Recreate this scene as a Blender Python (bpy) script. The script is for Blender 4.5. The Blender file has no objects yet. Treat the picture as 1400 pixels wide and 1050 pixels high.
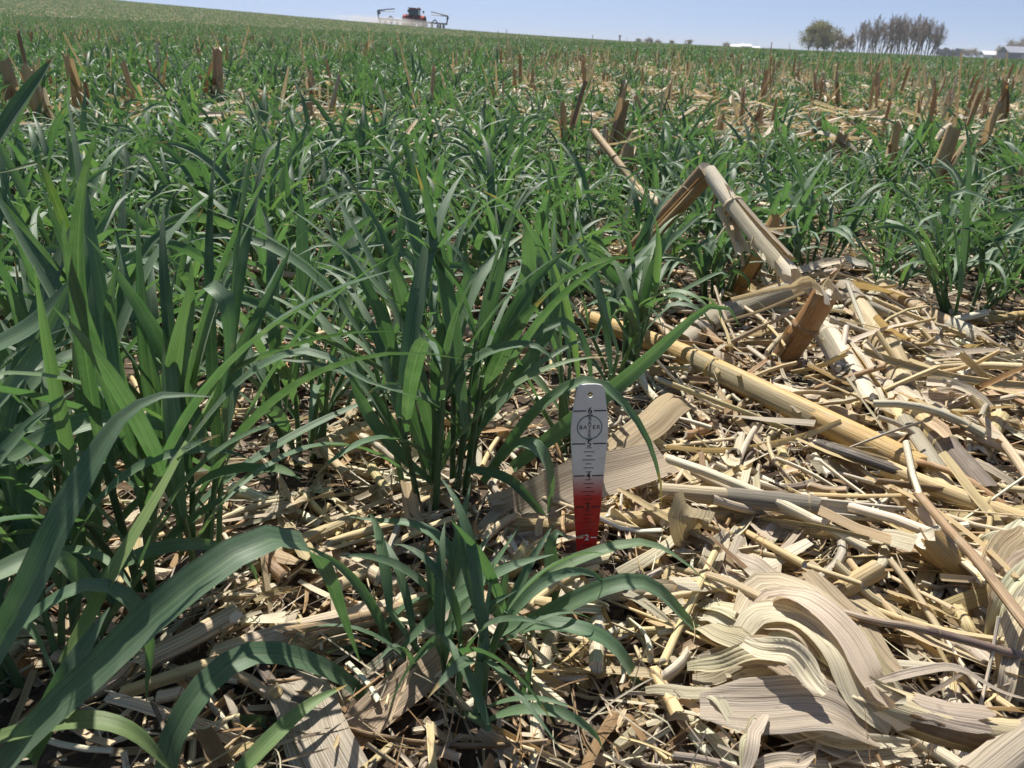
import bpy, math, random
import numpy as np
from mathutils import Vector, Matrix

SC = bpy.context.scene
COL = SC.collection
random.seed(7)
RNG = np.random.default_rng(7)
R = math.radians

# ------------------------------------------------------------------ camera
CAM_Z, PITCH, ROLL, F = 0.375, R(23.2), R(2.0), 1092.0
cd = bpy.data.cameras.new('camera')
cam = bpy.data.objects.new('camera', cd)
COL.objects.link(cam)
FWD = np.array([0, math.cos(PITCH), -math.sin(PITCH)])
_r0 = np.array([1.0, 0, 0]); _u0 = np.array([0, math.sin(PITCH), math.cos(PITCH)])
RGT = _r0 * math.cos(ROLL) + _u0 * math.sin(ROLL)
UPV = _u0 * math.cos(ROLL) - _r0 * math.sin(ROLL)
m = Matrix(((RGT[0], UPV[0], -FWD[0], 0), (RGT[1], UPV[1], -FWD[1], 0), (RGT[2], UPV[2], -FWD[2], CAM_Z), (0, 0, 0, 1)))
cam.matrix_world = m
cd.sensor_width = 36.0
cd.lens = 36.0 * F / 1400.0
cd.clip_start, cd.clip_end = 0.02, 6000
cd.dof.use_dof = True
cd.dof.focus_distance = 0.68
cd.dof.aperture_fstop = 25.0
SC.camera = cam

# ------------------------------------------------------------------ sky, sun, exposure
SUN_EL, SUN_AZ = R(58), R(-14)          # azimuth from +Y towards +X
w = bpy.data.worlds.new('World'); SC.world = w
w.use_nodes = True
nt = w.node_tree; nt.nodes.clear()
sky = nt.nodes.new('ShaderNodeTexSky'); sky.sky_type = 'NISHITA'
sky.sun_disc = False
sky.sun_elevation = SUN_EL
sky.sun_rotation = SUN_AZ
sky.air_density, sky.dust_density, sky.ozone_density = 1.0, 0.6, 3.0
bg = nt.nodes.new('ShaderNodeBackground'); bg.inputs[1].default_value = 0.073
wo = nt.nodes.new('ShaderNodeOutputWorld')
tcw = nt.nodes.new('ShaderNodeTexCoord')
adw = nt.nodes.new('ShaderNodeVectorMath'); adw.operation = 'ADD'; adw.inputs[1].default_value = (0, 0, .19)
nrw = nt.nodes.new('ShaderNodeVectorMath'); nrw.operation = 'NORMALIZE'
nt.links.new(tcw.outputs['Generated'], adw.inputs[0]); nt.links.new(adw.outputs[0], nrw.inputs[0]); nt.links.new(nrw.outputs[0], sky.inputs[0])
wb = nt.nodes.new('ShaderNodeMix'); wb.data_type = 'RGBA'; wb.blend_type = 'MULTIPLY'; wb.inputs[0].default_value = 1.0
wb.inputs[7].default_value = (1.10, .99, .96, 1)     # the camera's white balance
nt.links.new(sky.outputs[0], wb.inputs[6]); nt.links.new(wb.outputs[2], bg.inputs[0]); nt.links.new(bg.outputs[0], wo.inputs[0])
sl = bpy.data.lights.new('sun', 'SUN'); sl.energy = 4.6; sl.angle = R(0.53); sl.color = (1, 0.95, 0.87)
so = bpy.data.objects.new('sun', sl); COL.objects.link(so)
sd = Vector((math.sin(SUN_AZ) * math.cos(SUN_EL), math.cos(SUN_AZ) * math.cos(SUN_EL), math.sin(SUN_EL)))
so.rotation_euler = sd.to_track_quat('Z', 'Y').to_euler()
so.location = (0, 0, 30)
SC.view_settings.view_transform = 'Standard'
SC.view_settings.look = 'None'
SC.view_settings.exposure = 0.78
SC.view_settings.gamma = 1.0
SC.view_settings.use_curve_mapping = False
SC.render.engine = 'CYCLES'
SC.cycles.max_bounces = 6
SC.cycles.transparent_max_bounces = 6

# ------------------------------------------------------------------ helpers
def ray(u, v):
    d = FWD + RGT * ((u - 700) / F) + UPV * ((525 - v) / F)
    return d / np.linalg.norm(d)

def P(u, v, z=0.0):
    """the point at height z seen at photograph pixel (u, v)"""
    d = ray(u, v)
    t = (z - CAM_Z) / d[2]
    return np.array([0, 0, CAM_Z]) + d * t

def PD(u, v, dist):
    """the point at forward distance dist seen at photograph pixel (u, v)"""
    d = ray(u, v)
    return np.array([0, 0, CAM_Z]) + d * (dist / d[1])

def pix(p):
    q = np.asarray(p, float) - np.array([0, 0, CAM_Z])
    z = q @ FWD
    return 700 + F * (q @ RGT) / z, 525 - F * (q @ UPV) / z

def norm(v):
    return v / max(np.linalg.norm(v), 1e-9)

_perm = RNG.random((256, 256))
def vnoise(x, y):
    x = np.asarray(x, float); y = np.asarray(y, float)
    xi = np.floor(x).astype(int); yi = np.floor(y).astype(int)
    fx = x - xi; fy = y - yi
    fx = fx * fx * (3 - 2 * fx); fy = fy * fy * (3 - 2 * fy)
    g = lambda a, b: _perm[a % 256, b % 256]
    return (g(xi, yi) * (1 - fx) + g(xi + 1, yi) * fx) * (1 - fy) + (g(xi, yi + 1) * (1 - fx) + g(xi + 1, yi + 1) * fx) * fy

def terrain(x, y):
    x = np.asarray(x, float); y = np.asarray(y, float)
    t = np.maximum(y - 4.0, 0) / 146.0
    prof = t ** 1.3 / (1 + (t / 1.12) ** 14)
    h = 0.062 * 22 * np.log1p(np.exp(np.clip((-x + 14) / 22, -30, 30)))
    return h * prof

def ground_z(x, y):
    d = np.hypot(x, y)
    small = (vnoise(np.asarray(x) * 9, np.asarray(y) * 9) - .5) * .014 + (vnoise(np.asarray(x) * 33, np.asarray(y) * 33) - .5) * .008
    return terrain(x, y) + small * np.clip(3 - d / 3, 0, 1)

class MB:
    """collects verts / quads / tris with two vertex attributes: lf (across, along, random) and col"""
    def __init__(s):
        s.v, s.q, s.t, s.lf, s.c, s.n = [], [], [], [], [], 0
    def add(s, v, q=None, t=None, lf=None, c=(1, 1, 1)):
        v = np.asarray(v, float); k = len(v)
        s.v.append(v)
        if q is not None and len(q): s.q.append(np.asarray(q, int) + s.n)
        if t is not None and len(t): s.t.append(np.asarray(t, int) + s.n)
        s.lf.append(np.zeros((k, 3)) if lf is None else np.asarray(lf, float))
        c = np.asarray(c, float)
        s.c.append(np.tile(c, (k, 1)) if c.ndim == 1 else c)
        s.n += k
        return s
    def mesh(s, name, mat, origin=None, smooth=True):
        V = np.concatenate(s.v)
        if origin is not None: V = V - np.asarray(origin, float)
        Q = np.concatenate(s.q) if s.q else np.zeros((0, 4), int)
        T = np.concatenate(s.t) if s.t else np.zeros((0, 3), int)
        me = bpy.data.meshes.new(name)
        me.vertices.add(len(V)); me.vertices.foreach_set('co', V.astype(np.float32).ravel())
        loops = np.concatenate([Q.ravel(), T.ravel()]).astype(np.int32)
        me.loops.add(len(loops)); me.loops.foreach_set('vertex_index', loops)
        st = np.concatenate([np.arange(len(Q)) * 4, len(Q) * 4 + np.arange(len(T)) * 3]).astype(np.int32)
        me.polygons.add(len(st)); me.polygons.foreach_set('loop_start', st)
        me.update(calc_edges=True)
        me.polygons.foreach_set('use_smooth', np.full(len(st), smooth, dtype=bool))
        a = me.attributes.new('lf', 'FLOAT_VECTOR', 'POINT')
        a.data.foreach_set('vector', np.concatenate(s.lf).astype(np.float32).ravel())
        a = me.attributes.new('col', 'FLOAT_COLOR', 'POINT')
        cc = np.concatenate(s.c); cc = np.hstack([cc, np.ones((len(cc), 1))])
        a.data.foreach_set('color', cc.astype(np.float32).ravel())
        if mat: me.materials.append(mat)
        me.validate()
        return me
    def obj(s, name, mat, parent=None, origin=None, smooth=True):
        """links the collected mesh as one object; origin is a world point, or the parent's origin"""
        if origin is None and parent is not None: origin = tuple(parent['_o'])
        o = bpy.data.objects.new(name, s.mesh(name, mat, origin, smooth))
        COL.objects.link(o)
        if parent is not None: o.parent = parent
        elif origin is not None: o.location = Vector(origin); o['_o'] = [float(a) for a in origin]
        return o

def tag(o, label=None, cat=None, group=None, kind=None):
    for k, x in (('label', label), ('category', cat), ('group', group), ('kind', kind)):
        if x: o[k] = x
    return o

def empty(name, loc):
    o = bpy.data.objects.new(name, None); COL.objects.link(o)
    o.location = Vector(loc); o['_o'] = [float(a) for a in loc]
    o.empty_display_size = 0.02
    return o

def copy_thing(o, loc, rz=0.0, sc=1.0):
    c = o.copy(); COL.objects.link(c)
    c.location = Vector(loc); c.rotation_euler = (0, 0, rz); c.scale = (sc, sc, sc)
    for ch in list(o.children):
        d = ch.copy(); COL.objects.link(d); d.parent = c
        for g in list(ch.children):
            e = g.copy(); COL.objects.link(e); e.parent = d
    return c

def spline(pts, n):
    """Catmull-Rom through pts, n samples evenly spaced in length"""
    p = np.asarray(pts, float)
    if len(p) == 2:
        return p[0] + (p[1] - p[0]) * np.linspace(0, 1, n)[:, None]
    e = np.vstack([2 * p[0] - p[1], p, 2 * p[-1] - p[-2]])
    out = []
    for i in range(1, len(e) - 2):
        t = np.linspace(0, 1, 12, endpoint=False)[:, None]
        a, b, c, d = e[i - 1], e[i], e[i + 1], e[i + 2]
        out.append(.5 * (2 * b + (c - a) * t + (2 * a - 5 * b + 4 * c - d) * t ** 2 + (3 * b - a - 3 * c + d) * t ** 3))
    out = np.vstack(out + [p[-1:]])
    L = np.concatenate([[0], np.cumsum(np.linalg.norm(np.diff(out, axis=0), axis=1))])
    s = np.linspace(0, L[-1], n)
    return np.stack([np.interp(s, L, out[:, k]) for k in range(3)], 1)

def tangents(p):
    t = np.gradient(p, axis=0)
    return t / np.maximum(np.linalg.norm(t, axis=1, keepdims=True), 1e-9)

def rot_about(v, ax, ang):
    """rotate rows v about rows ax by angles ang"""
    c = np.cos(ang)[:, None]; s = np.sin(ang)[:, None]
    return v * c + np.cross(ax, v) * s + ax * (np.sum(ax * v, 1, keepdims=True)) * (1 - c)

def grid_quads(nr, nc):
    i, j = np.meshgrid(np.arange(nr - 1), np.arange(nc - 1), indexing='ij')
    a = (i * nc + j).ravel()
    return np.stack([a, a + 1, a + nc + 1, a + nc], 1)

def ribbon(mb, p, side, width, nc=3, fold=0.18, ripple=0.0, nrip=2, c=(1, 1, 1), rnd=None, metric=False, edge_jag=0.0):
    """a leaf-like strip along p; side = unit width directions; fold lifts the edges (V or arch)"""
    n = len(p)
    t = tangents(p)
    side = side - t * np.sum(side * t, 1, keepdims=True)
    side /= np.maximum(np.linalg.norm(side, axis=1, keepdims=True), 1e-9)
    nr = np.cross(side, t)
    x = np.linspace(-1, 1, nc)
    wd = np.asarray(width)[:, None]
    off = wd * .5 * x[None, :]
    off0 = off
    lift = wd * fold * (np.abs(x)[None, :] - .5)
    if ripple:
        ph = random.random() * 6
        lift = lift + wd * ripple * np.sin(x[None, :] * math.pi * nrip + ph + np.linspace(0, 1.5, n)[:, None])
    if edge_jag:
        off = off * (1 + edge_jag * (RNG.random((n, nc)) - .5))
    V = p[:, None, :] + side[:, None, :] * off[..., None] + nr[:, None, :] * lift[..., None]
    rnd = random.random() if rnd is None else rnd
    L = np.concatenate([[0], np.cumsum(np.linalg.norm(np.diff(p, axis=0), axis=1))])
    lf = np.zeros((n, nc, 3))
    if metric:
        lf[..., 0] = off0; lf[..., 1] = L[:, None]
    else:
        lf[..., 0] = x[None, :] * .5 + .5; lf[..., 1] = (L / max(L[-1], 1e-6))[:, None]
    lf[..., 2] = rnd
    mb.add(V.reshape(-1, 3), grid_quads(n, nc), None, lf.reshape(-1, 3), c)

def tube(mb, p, rad, ns=8, c=(1, 1, 1), oval=1.0, groove=0.0, jag=(0, 0), cap=None, rnd=None, arc=None, shell=0.75, ang0=None, bumpy=0.0):
    """a stem along p; arc (radians) < 2 pi gives a split half-pipe shell with real thickness"""
    p = np.asarray(p, float); n = len(p)
    t = tangents(p)
    up = np.array([0, 0, 1.0]) if abs(t[0][2]) < .9 else np.array([0, -1.0, 0])
    s = norm(np.cross(t[0], up)); S = [s]
    for i in range(1, n):
        s = norm(s - t[i] * (s @ t[i])); S.append(s)
    S = np.array(S); N = np.cross(S, t)
    ang0 = random.random() * 6.28 if ang0 is None else ang0
    if arc is None:
        a = np.linspace(0, 2 * math.pi, ns, endpoint=False)
        pr = np.ones(ns)
        if groove: pr = 1 - groove * np.maximum(0, np.cos(a)) ** 6
        A = a + ang0; RR = pr
    else:
        k = max(4, ns // 2 + 1)
        a = np.linspace(-arc / 2, arc / 2, k)
        A = np.concatenate([a, a[::-1]]) + ang0
        RR = np.concatenate([np.ones(k), np.full(k, shell)]); ns = 2 * k
    rad = np.broadcast_to(np.asarray(rad, float), (n,))
    rr = rad[:, None] * RR[None, :]
    if bumpy: rr = rr * (1 + bumpy * (RNG.random((1, ns)) - .5) + bumpy * .5 * (RNG.random((n, ns)) - .5))
    V = p[:, None, :] + S[:, None, :] * (rr * np.cos(A)[None, :])[..., None] + N[:, None, :] * (rr * oval * np.sin(A)[None, :])[..., None]
    if jag[0]: V[0] -= t[0] * (RNG.random(ns) * jag[0])[:, None]
    if jag[1]: V[-1] += t[-1] * (RNG.random(ns) * jag[1])[:, None]
    L = np.concatenate([[0], np.cumsum(np.linalg.norm(np.diff(p, axis=0), axis=1))])
    rnd = random.random() if rnd is None else rnd
    lf = np.zeros((n, ns, 3)); lf[..., 0] = (A * rad.mean())[None, :]; lf[..., 1] = L[:, None]; lf[..., 2] = rnd
    i, j = np.meshgrid(np.arange(n - 1), np.arange(ns), indexing='ij')
    q = np.stack([i * ns + j, i * ns + (j + 1) % ns, (i + 1) * ns + (j + 1) % ns, (i + 1) * ns + j], -1).reshape(-1, 4)
    mb.add(V.reshape(-1, 3), q, None, lf.reshape(-1, 3), c)
    cc = c if cap is None else cap
    for e, (row, sg) in enumerate(((0, 1), (n - 1, -1))):
        ring = V[row]
        if arc is None:
            ctr = p[row] + sg * t[row] * rad[row] * .5
            tri = np.stack([np.arange(ns), (np.arange(ns) + 1) % ns, np.full(ns, ns)], 1)
            lfc = np.zeros((ns + 1, 3)); lfc[:, 0] = np.append(np.cos(A), 0) * rad[row]; lfc[:, 1] = np.append(np.sin(A), 0) * rad[row]; lfc[:, 2] = rnd
            mb.add(np.vstack([ring, ctr]), None, tri, lfc, cc)
        else:
            k = ns // 2
            qq = np.array([[j, j + 1, ns - 2 - j, ns - 1 - j] for j in range(k - 1)])
            lfc = np.zeros((ns, 3)); lfc[:, 2] = rnd
            mb.add(ring, qq, None, lfc, cc)

def box(mb, c0, c1, c=(1, 1, 1)):
    x0, y0, z0 = c0; x1, y1, z1 = c1
    V = [(x0, y0, z0), (x1, y0, z0), (x1, y1, z0), (x0, y1, z0), (x0, y0, z1), (x1, y0, z1), (x1, y1, z1), (x0, y1, z1)]
    mb.add(V, [(0, 3, 2, 1), (4, 5, 6, 7), (0, 1, 5, 4), (1, 2, 6, 5), (2, 3, 7, 6), (3, 0, 4, 7)], None, None, c)

# ------------------------------------------------------------------ materials
def new_mat(name):
    mt = bpy.data.materials.new(name); mt.use_nodes = True
    t = mt.node_tree; t.nodes.clear()
    return mt, t
def nd(t, kind, **kw):
    n = t.nodes.new(kind)
    for k, x in kw.items(): setattr(n, k, x)
    return n
def mixrgb(t, fac, a, b, blend='MIX'):
    n = nd(t, 'ShaderNodeMix', data_type='RGBA', blend_type=blend)
    for s, x in ((n.inputs[0], fac), (n.inputs[6], a), (n.inputs[7], b)):
        if hasattr(x, 'is_output'): t.links.new(x, s)
        elif isinstance(x, (int, float)): s.default_value = x
        else: s.default_value = (*x, 1)
    return n.outputs[2]
def mth(t, op, a, b=None, c=None, clamp=False):
    n = nd(t, 'ShaderNodeMath', operation=op, use_clamp=clamp)
    for s, x in zip(n.inputs, (a, b, c)):
        if x is None: continue
        if hasattr(x, 'is_output'): t.links.new(x, s)
        else: s.default_value = x
    return n.outputs[0]
def ramp(t, fac, stops):
    n = nd(t, 'ShaderNodeValToRGB')
    el = n.color_ramp.elements
    while len(el) < len(stops): el.new(.5)
    for e, (p_, c_) in zip(el, stops):
        e.position = p_; e.color = (*c_, 1) if len(c_) == 3 else c_
    t.links.new(fac, n.inputs[0])
    return n.outputs[0]
def g3(x): return (x, x, x)

def leaf_material():
    mt, t = new_mat('wheat_leaf')
    at = nd(t, 'ShaderNodeAttribute', attribute_name='lf')
    ac = nd(t, 'ShaderNodeAttribute', attribute_name='col')
    sp = nd(t, 'ShaderNodeSeparateXYZ'); t.links.new(at.outputs['Vector'], sp.inputs[0])
    u, s, r = sp.outputs
    base = ramp(t, r, [(0, (.058, .108, .051)), (.45, (.083, .154, .075)), (.8, (.108, .188, .093)), (1, (.142, .216, .088))])
    # veins along the blade
    cb = nd(t, 'ShaderNodeCombineXYZ')
    t.links.new(mth(t, 'MULTIPLY', u, 46), cb.inputs[0]); t.links.new(mth(t, 'MULTIPLY', s, 1.2), cb.inputs[1]); t.links.new(mth(t, 'MULTIPLY', r, 91), cb.inputs[2])
    nz = nd(t, 'ShaderNodeTexNoise'); nz.inputs['Scale'].default_value = 1; nz.inputs['Detail'].default_value = 3
    t.links.new(cb.outputs[0], nz.inputs['Vector'])
    vein = nz.outputs[0]
    base = mixrgb(t, 1.0, base, ramp(t, vein, [(.28, g3(.52)), (.72, g3(1.5))]), 'MULTIPLY')
    # blotchy bloom
    tc = nd(t, 'ShaderNodeNewGeometry')
    n2 = nd(t, 'ShaderNodeTexNoise'); n2.inputs['Scale'].default_value = 60; n2.inputs['Detail'].default_value = 4
    t.links.new(tc.outputs['Position'], n2.inputs['Vector'])
    base = mixrgb(t, ramp(t, n2.outputs[0], [(.45, g3(0)), (.75, g3(.5))]), base, (.17, .235, .15))
    # midrib a little paler
    mid = mth(t, 'SUBTRACT', 1.0, mth(t, 'MULTIPLY', mth(t, 'ABSOLUTE', mth(t, 'SUBTRACT', u, .5)), 18), clamp=True)
    base = mixrgb(t, mth(t, 'MULTIPLY', mid, .5), base, (.19, .27, .13))
    # dry tips and scorched marks on some blades
    tipm = mth(t, 'MULTIPLY', mth(t, 'GREATER_THAN', mth(t, 'FRACT', mth(t, 'MULTIPLY', r, 17.3)), .86),
               ramp(t, mth(t, 'ADD', s, mth(t, 'MULTIPLY', n2.outputs[0], .16)), [(.98, g3(0)), (1.06 if False else 1.0, g3(1))]))
    base = mixrgb(t, tipm, base, (.30, .22, .09))
    spot = mth(t, 'MULTIPLY', ramp(t, n2.outputs[0], [(.70, g3(0)), (.76, g3(.8))]), mth(t, 'GREATER_THAN', mth(t, 'FRACT', mth(t, 'MULTIPLY', r, 7.7)), .7))
    base = mixrgb(t, spot, base, (.27, .25, .10))
    base = mixrgb(t, 1.0, base, ac.outputs['Color'], 'MULTIPLY')
    bm = nd(t, 'ShaderNodeBump'); bm.inputs['Strength'].default_value = .35; bm.inputs['Distance'].default_value = .0006
    t.links.new(vein, bm.inputs['Height'])
    pb = nd(t, 'ShaderNodeBsdfPrincipled')
    t.links.new(base, pb.inputs['Base Color']); t.links.new(bm.outputs[0], pb.inputs['Normal'])
    pb.inputs['Roughness'].default_value = .52
    pb.inputs['Specular IOR Level'].default_value = .5
    pb.inputs['Sheen Weight'].default_value = .12; pb.inputs['Sheen Roughness'].default_value = .5
    tr = nd(t, 'ShaderNodeBsdfTranslucent')
    t.links.new(mixrgb(t, 1.0, base, (1.15, 1.45, .68), 'MULTIPLY'), tr.inputs[0])
    mx = nd(t, 'ShaderNodeMixShader'); mx.inputs[0].default_value = .31
    t.links.new(pb.outputs[0], mx.inputs[1]); t.links.new(tr.outputs[0], mx.inputs[2])
    out = nd(t, 'ShaderNodeOutputMaterial'); t.links.new(mx.outputs[0], out.inputs[0])
    return mt

def straw_material(name, transl, rough, fine):
    mt, t = new_mat(name)
    at = nd(t, 'ShaderNodeAttribute', attribute_name='lf')
    ac = nd(t, 'ShaderNodeAttribute', attribute_name='col')
    sp = nd(t, 'ShaderNodeSeparateXYZ'); t.links.new(at.outputs['Vector'], sp.inputs[0])
    u, s, r = sp.outputs
    def streak(ku, ks, det):
        cb = nd(t, 'ShaderNodeCombineXYZ')
        t.links.new(mth(t, 'MULTIPLY', u, ku), cb.inputs[0]); t.links.new(mth(t, 'MULTIPLY', s, ks), cb.inputs[1]); t.links.new(mth(t, 'MULTIPLY', r, 77), cb.inputs[2])
        nz = nd(t, 'ShaderNodeTexNoise'); nz.inputs['Scale'].default_value = 1; nz.inputs['Detail'].default_value = det
        t.links.new(cb.outputs[0], nz.inputs['Vector'])
        return nz.outputs[0]
    f1 = streak(fine, 9, 3); f2 = streak(fine * .3, 7, 4); f3 = streak(120, 60, 4)
    base = mixrgb(t, 1.0, ac.outputs['Color'], ramp(t, f1, [(.28, g3(.38)), (.50, g3(1.0)), (.75, g3(1.25))]), 'MULTIPLY')
    base = mixrgb(t, ramp(t, f2, [(.5, g3(0)), (.78, g3(.55))]), base, (.23, .145, .06))
    base = mixrgb(t, ramp(t, f3, [(.55, g3(0)), (.8, g3(.45))]), base, (.46, .40, .28))
    base = mixrgb(t, ramp(t, f3, [(.18, g3(.75)), (.33, g3(0))]), base, (.09, .06, .04))
    bm = nd(t, 'ShaderNodeBump'); bm.inputs['Strength'].default_value = .6; bm.inputs['Distance'].default_value = .0012
    t.links.new(mth(t, 'ADD', f1, f2), bm.inputs['Height'])
    pb = nd(t, 'ShaderNodeBsdfPrincipled')
    t.links.new(base, pb.inputs['Base Color']); t.links.new(bm.outputs[0], pb.inputs['Normal'])
    pb.inputs['Roughness'].default_value = rough
    pb.inputs['Specular IOR Level'].default_value = .4
    out = nd(t, 'ShaderNodeOutputMaterial')
    if transl:
        tr = nd(t, 'ShaderNodeBsdfTranslucent')
        t.links.new(mixrgb(t, 1.0, base, (1.12, 1.0, .74), 'MULTIPLY'), tr.inputs[0])
        mx = nd(t, 'ShaderNodeMixShader'); mx.inputs[0].default_value = transl
        t.links.new(pb.outputs[0], mx.inputs[1]); t.links.new(tr.outputs[0], mx.inputs[2])
        t.links.new(mx.outputs[0], out.inputs[0])
    else:
        t.links.new(pb.outputs[0], out.inputs[0])
    return mt

def plain(name, color, rough=.5, metal=0.0, noise=.15, scale=30, spec=.5, trans=0):
    mt, t = new_mat(name)
    ge = nd(t, 'ShaderNodeTexCoord')
    nz = nd(t, 'ShaderNodeTexNoise'); nz.inputs['Scale'].default_value = scale; nz.inputs['Detail'].default_value = 5
    t.links.new(ge.outputs['Object'], nz.inputs['Vector'])
    base = mixrgb(t, 1.0, color, ramp(t, nz.outputs[0], [(.3, g3(1 - noise)), (.7, g3(1 + noise))]), 'MULTIPLY')
    pb = nd(t, 'ShaderNodeBsdfPrincipled'); t.links.new(base, pb.inputs['Base Color'])
    pb.inputs['Roughness'].default_value = rough; pb.inputs['Metallic'].default_value = metal; pb.inputs['Specular IOR Level'].default_value = spec
    out = nd(t, 'ShaderNodeOutputMaterial'); t.links.new(pb.outputs[0], out.inputs[0])
    return mt

def soil_material():
    mt, t = new_mat('field_soil')
    ge = nd(t, 'ShaderNodeNewGeometry')
    def nz(sc, det, rough=.55):
        n = nd(t, 'ShaderNodeTexNoise'); n.inputs['Scale'].default_value = sc; n.inputs['Detail'].default_value = det; n.inputs['Roughness'].default_value = rough
        t.links.new(ge.outputs['Position'], n.inputs['Vector']); return n.outputs[0]
    a, b = nz(45, 6, .65), nz(6, 4)
    near = ramp(t, a, [(.3, (.035, .026, .018)), (.5, (.078, .058, .041)), (.72, (.15, .115, .082))])
    vo = nd(t, 'ShaderNodeTexVoronoi'); vo.inputs['Scale'].default_value = 160
    t.links.new(ge.outputs['Position'], vo.inputs['Vector'])
    near = mixrgb(t, ramp(t, vo.outputs['Distance'], [(.1, g3(.35)), (.4, g3(0))]), near, (.24, .17, .10))
    near = mixrgb(t, ramp(t, b, [(.4, g3(0)), (.7, g3(.4))]), near, (.09, .065, .045))
    # far: cover crop and residue seen too small to tell apart
    c, d = nz(1.3, 5), nz(.22, 4)
    far = ramp(t, c, [(.3, (.045, .085, .034)), (.5, (.075, .115, .05)), (.7, (.20, .17, .10))])
    far = mixrgb(t, ramp(t, d, [(.4, g3(0)), (.7, g3(.5))]), far, (.16, .15, .085))
    ln = nd(t, 'ShaderNodeVectorMath', operation='LENGTH'); t.links.new(ge.outputs['Position'], ln.inputs[0])
    fac = nd(t, 'ShaderNodeMapRange'); fac.inputs[1].default_value = 20; fac.inputs[2].default_value = 90
    t.links.new(ln.outputs['Value'], fac.inputs[0])
    col = mixrgb(t, fac.outputs[0], near, far)
    bm = nd(t, 'ShaderNodeBump'); bm.inputs['Strength'].default_value = .9; bm.inputs['Distance'].default_value = .006
    t.links.new(a, bm.inputs['Height'])
    pb = nd(t, 'ShaderNodeBsdfPrincipled'); t.links.new(col, pb.inputs['Base Color']); t.links.new(bm.outputs[0], pb.inputs['Normal'])
    pb.inputs['Roughness'].default_value = .95; pb.inputs['Specular IOR Level'].default_value = .2
    out = nd(t, 'ShaderNodeOutputMaterial'); t.links.new(pb.outputs[0], out.inputs[0])
    return mt

M_LEAF = leaf_material()
M_STALK = straw_material('dry_stalk', 0, .5, 1900)
M_HUSK = straw_material('dry_husk', .28, .6, 2300)
M_SOIL = soil_material()

# colours of dead maize (base colours)
TAN, GREY, PALE, BROWN, RUST, YEL, BLACK = (.535, .42, .255), (.44, .385, .285), (.68, .595, .43), (.27, .175, .09), (.40, .245, .11), (.57, .445, .225), (.055, .045, .038)
PITH = (.62, .55, .42)
ROT = (.15, .115, .085)
PAL = [TAN, TAN, GREY, PALE, YEL, BROWN, TAN, RUST, PALE, PALE, GREY, ROT, PALE]
colour_word0 = [('pale', PALE), ('tan', TAN), ('yellow', YEL), ('grey', GREY)]
def vary(c, a=.16):
    k = 1 + (random.random() - .5) * 2 * a
    return tuple(min(.72, x * k * (1 + (random.random() - .5) * .08)) for x in c)

# ------------------------------------------------------------------ ground
def build_ground():
    rad = np.concatenate([[0.0], np.geomspace(.06, 5200, 235)])
    na = 300
    # finer sectors ahead of the camera, coarse ones behind
    a = np.concatenate([np.linspace(-50, 50, 220, endpoint=False), np.linspace(50, 310, 80, endpoint=False)])
    a = np.radians(a)
    X = rad[:, None] * np.sin(a)[None, :]; Y = rad[:, None] * np.cos(a)[None, :]
    Z = ground_z(X, Y)
    V = np.stack([X, Y, Z], -1).reshape(-1, 3)
    i, j = np.meshgrid(np.arange(len(rad) - 1), np.arange(na), indexing='ij')
    q = np.stack([i * na + j, (i + 1) * na + j, (i + 1) * na + (j + 1) % na, i * na + (j + 1) % na], -1).reshape(-1, 4)
    mb = MB(); mb.add(V, q)
    o = mb.obj('ground', M_SOIL)
    tag(o, 'dark crumbly field soil rising to a low hill on the horizon', None, None, 'structure')
build_ground()

# ------------------------------------------------------------------ wheat
def leaf_curve(base, az, e0, L, bend, pw, wob, n):
    s = np.linspace(0, 1, n)
    th = e0 - bend * s ** pw
    a = az + wob * s ** 2
    d = np.stack([np.cos(th) * np.sin(a), np.cos(th) * np.cos(a), np.sin(th)], 1)
    st = d * (L / (n - 1))
    p = base + np.concatenate([np.zeros((1, 3)), np.cumsum(.5 * (st[1:] + st[:-1]), 0)])
    return p, a, s

def leaf_width(s, W):
    up = .45 + .55 * np.sin(np.clip(s / .4, 0, 1) * math.pi / 2)
    dn = 1 - np.clip((s - .4) / .6, 0, 1) ** 1.9
    return np.maximum(W * up * dn, W * .03)

def add_leaf(mb, base, az, e0, L, bend, W, n=10, nc=3, pw=1.7, c=(1, 1, 1), rnd=None, twist=None):
    p, a, s = leaf_curve(base, az, e0, L, bend, pw, random.gauss(0, .35), n)
    # keep blades above the soil
    p[:, 2] = np.maximum(p[:, 2], base[2] * .0 + .006 + .004 * s)
    side = np.stack([np.cos(a), -np.sin(a), np.zeros(n)], 1)
    t = tangents(p)
    tw = random.gauss(0, .9) if twist is None else twist
    side = rot_about(side, t, tw * s ** 1.2 + random.gauss(0, .2))
    ribbon(mb, p, side, leaf_width(s, W), nc, .22, 0, c=c, rnd=rnd)

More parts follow.
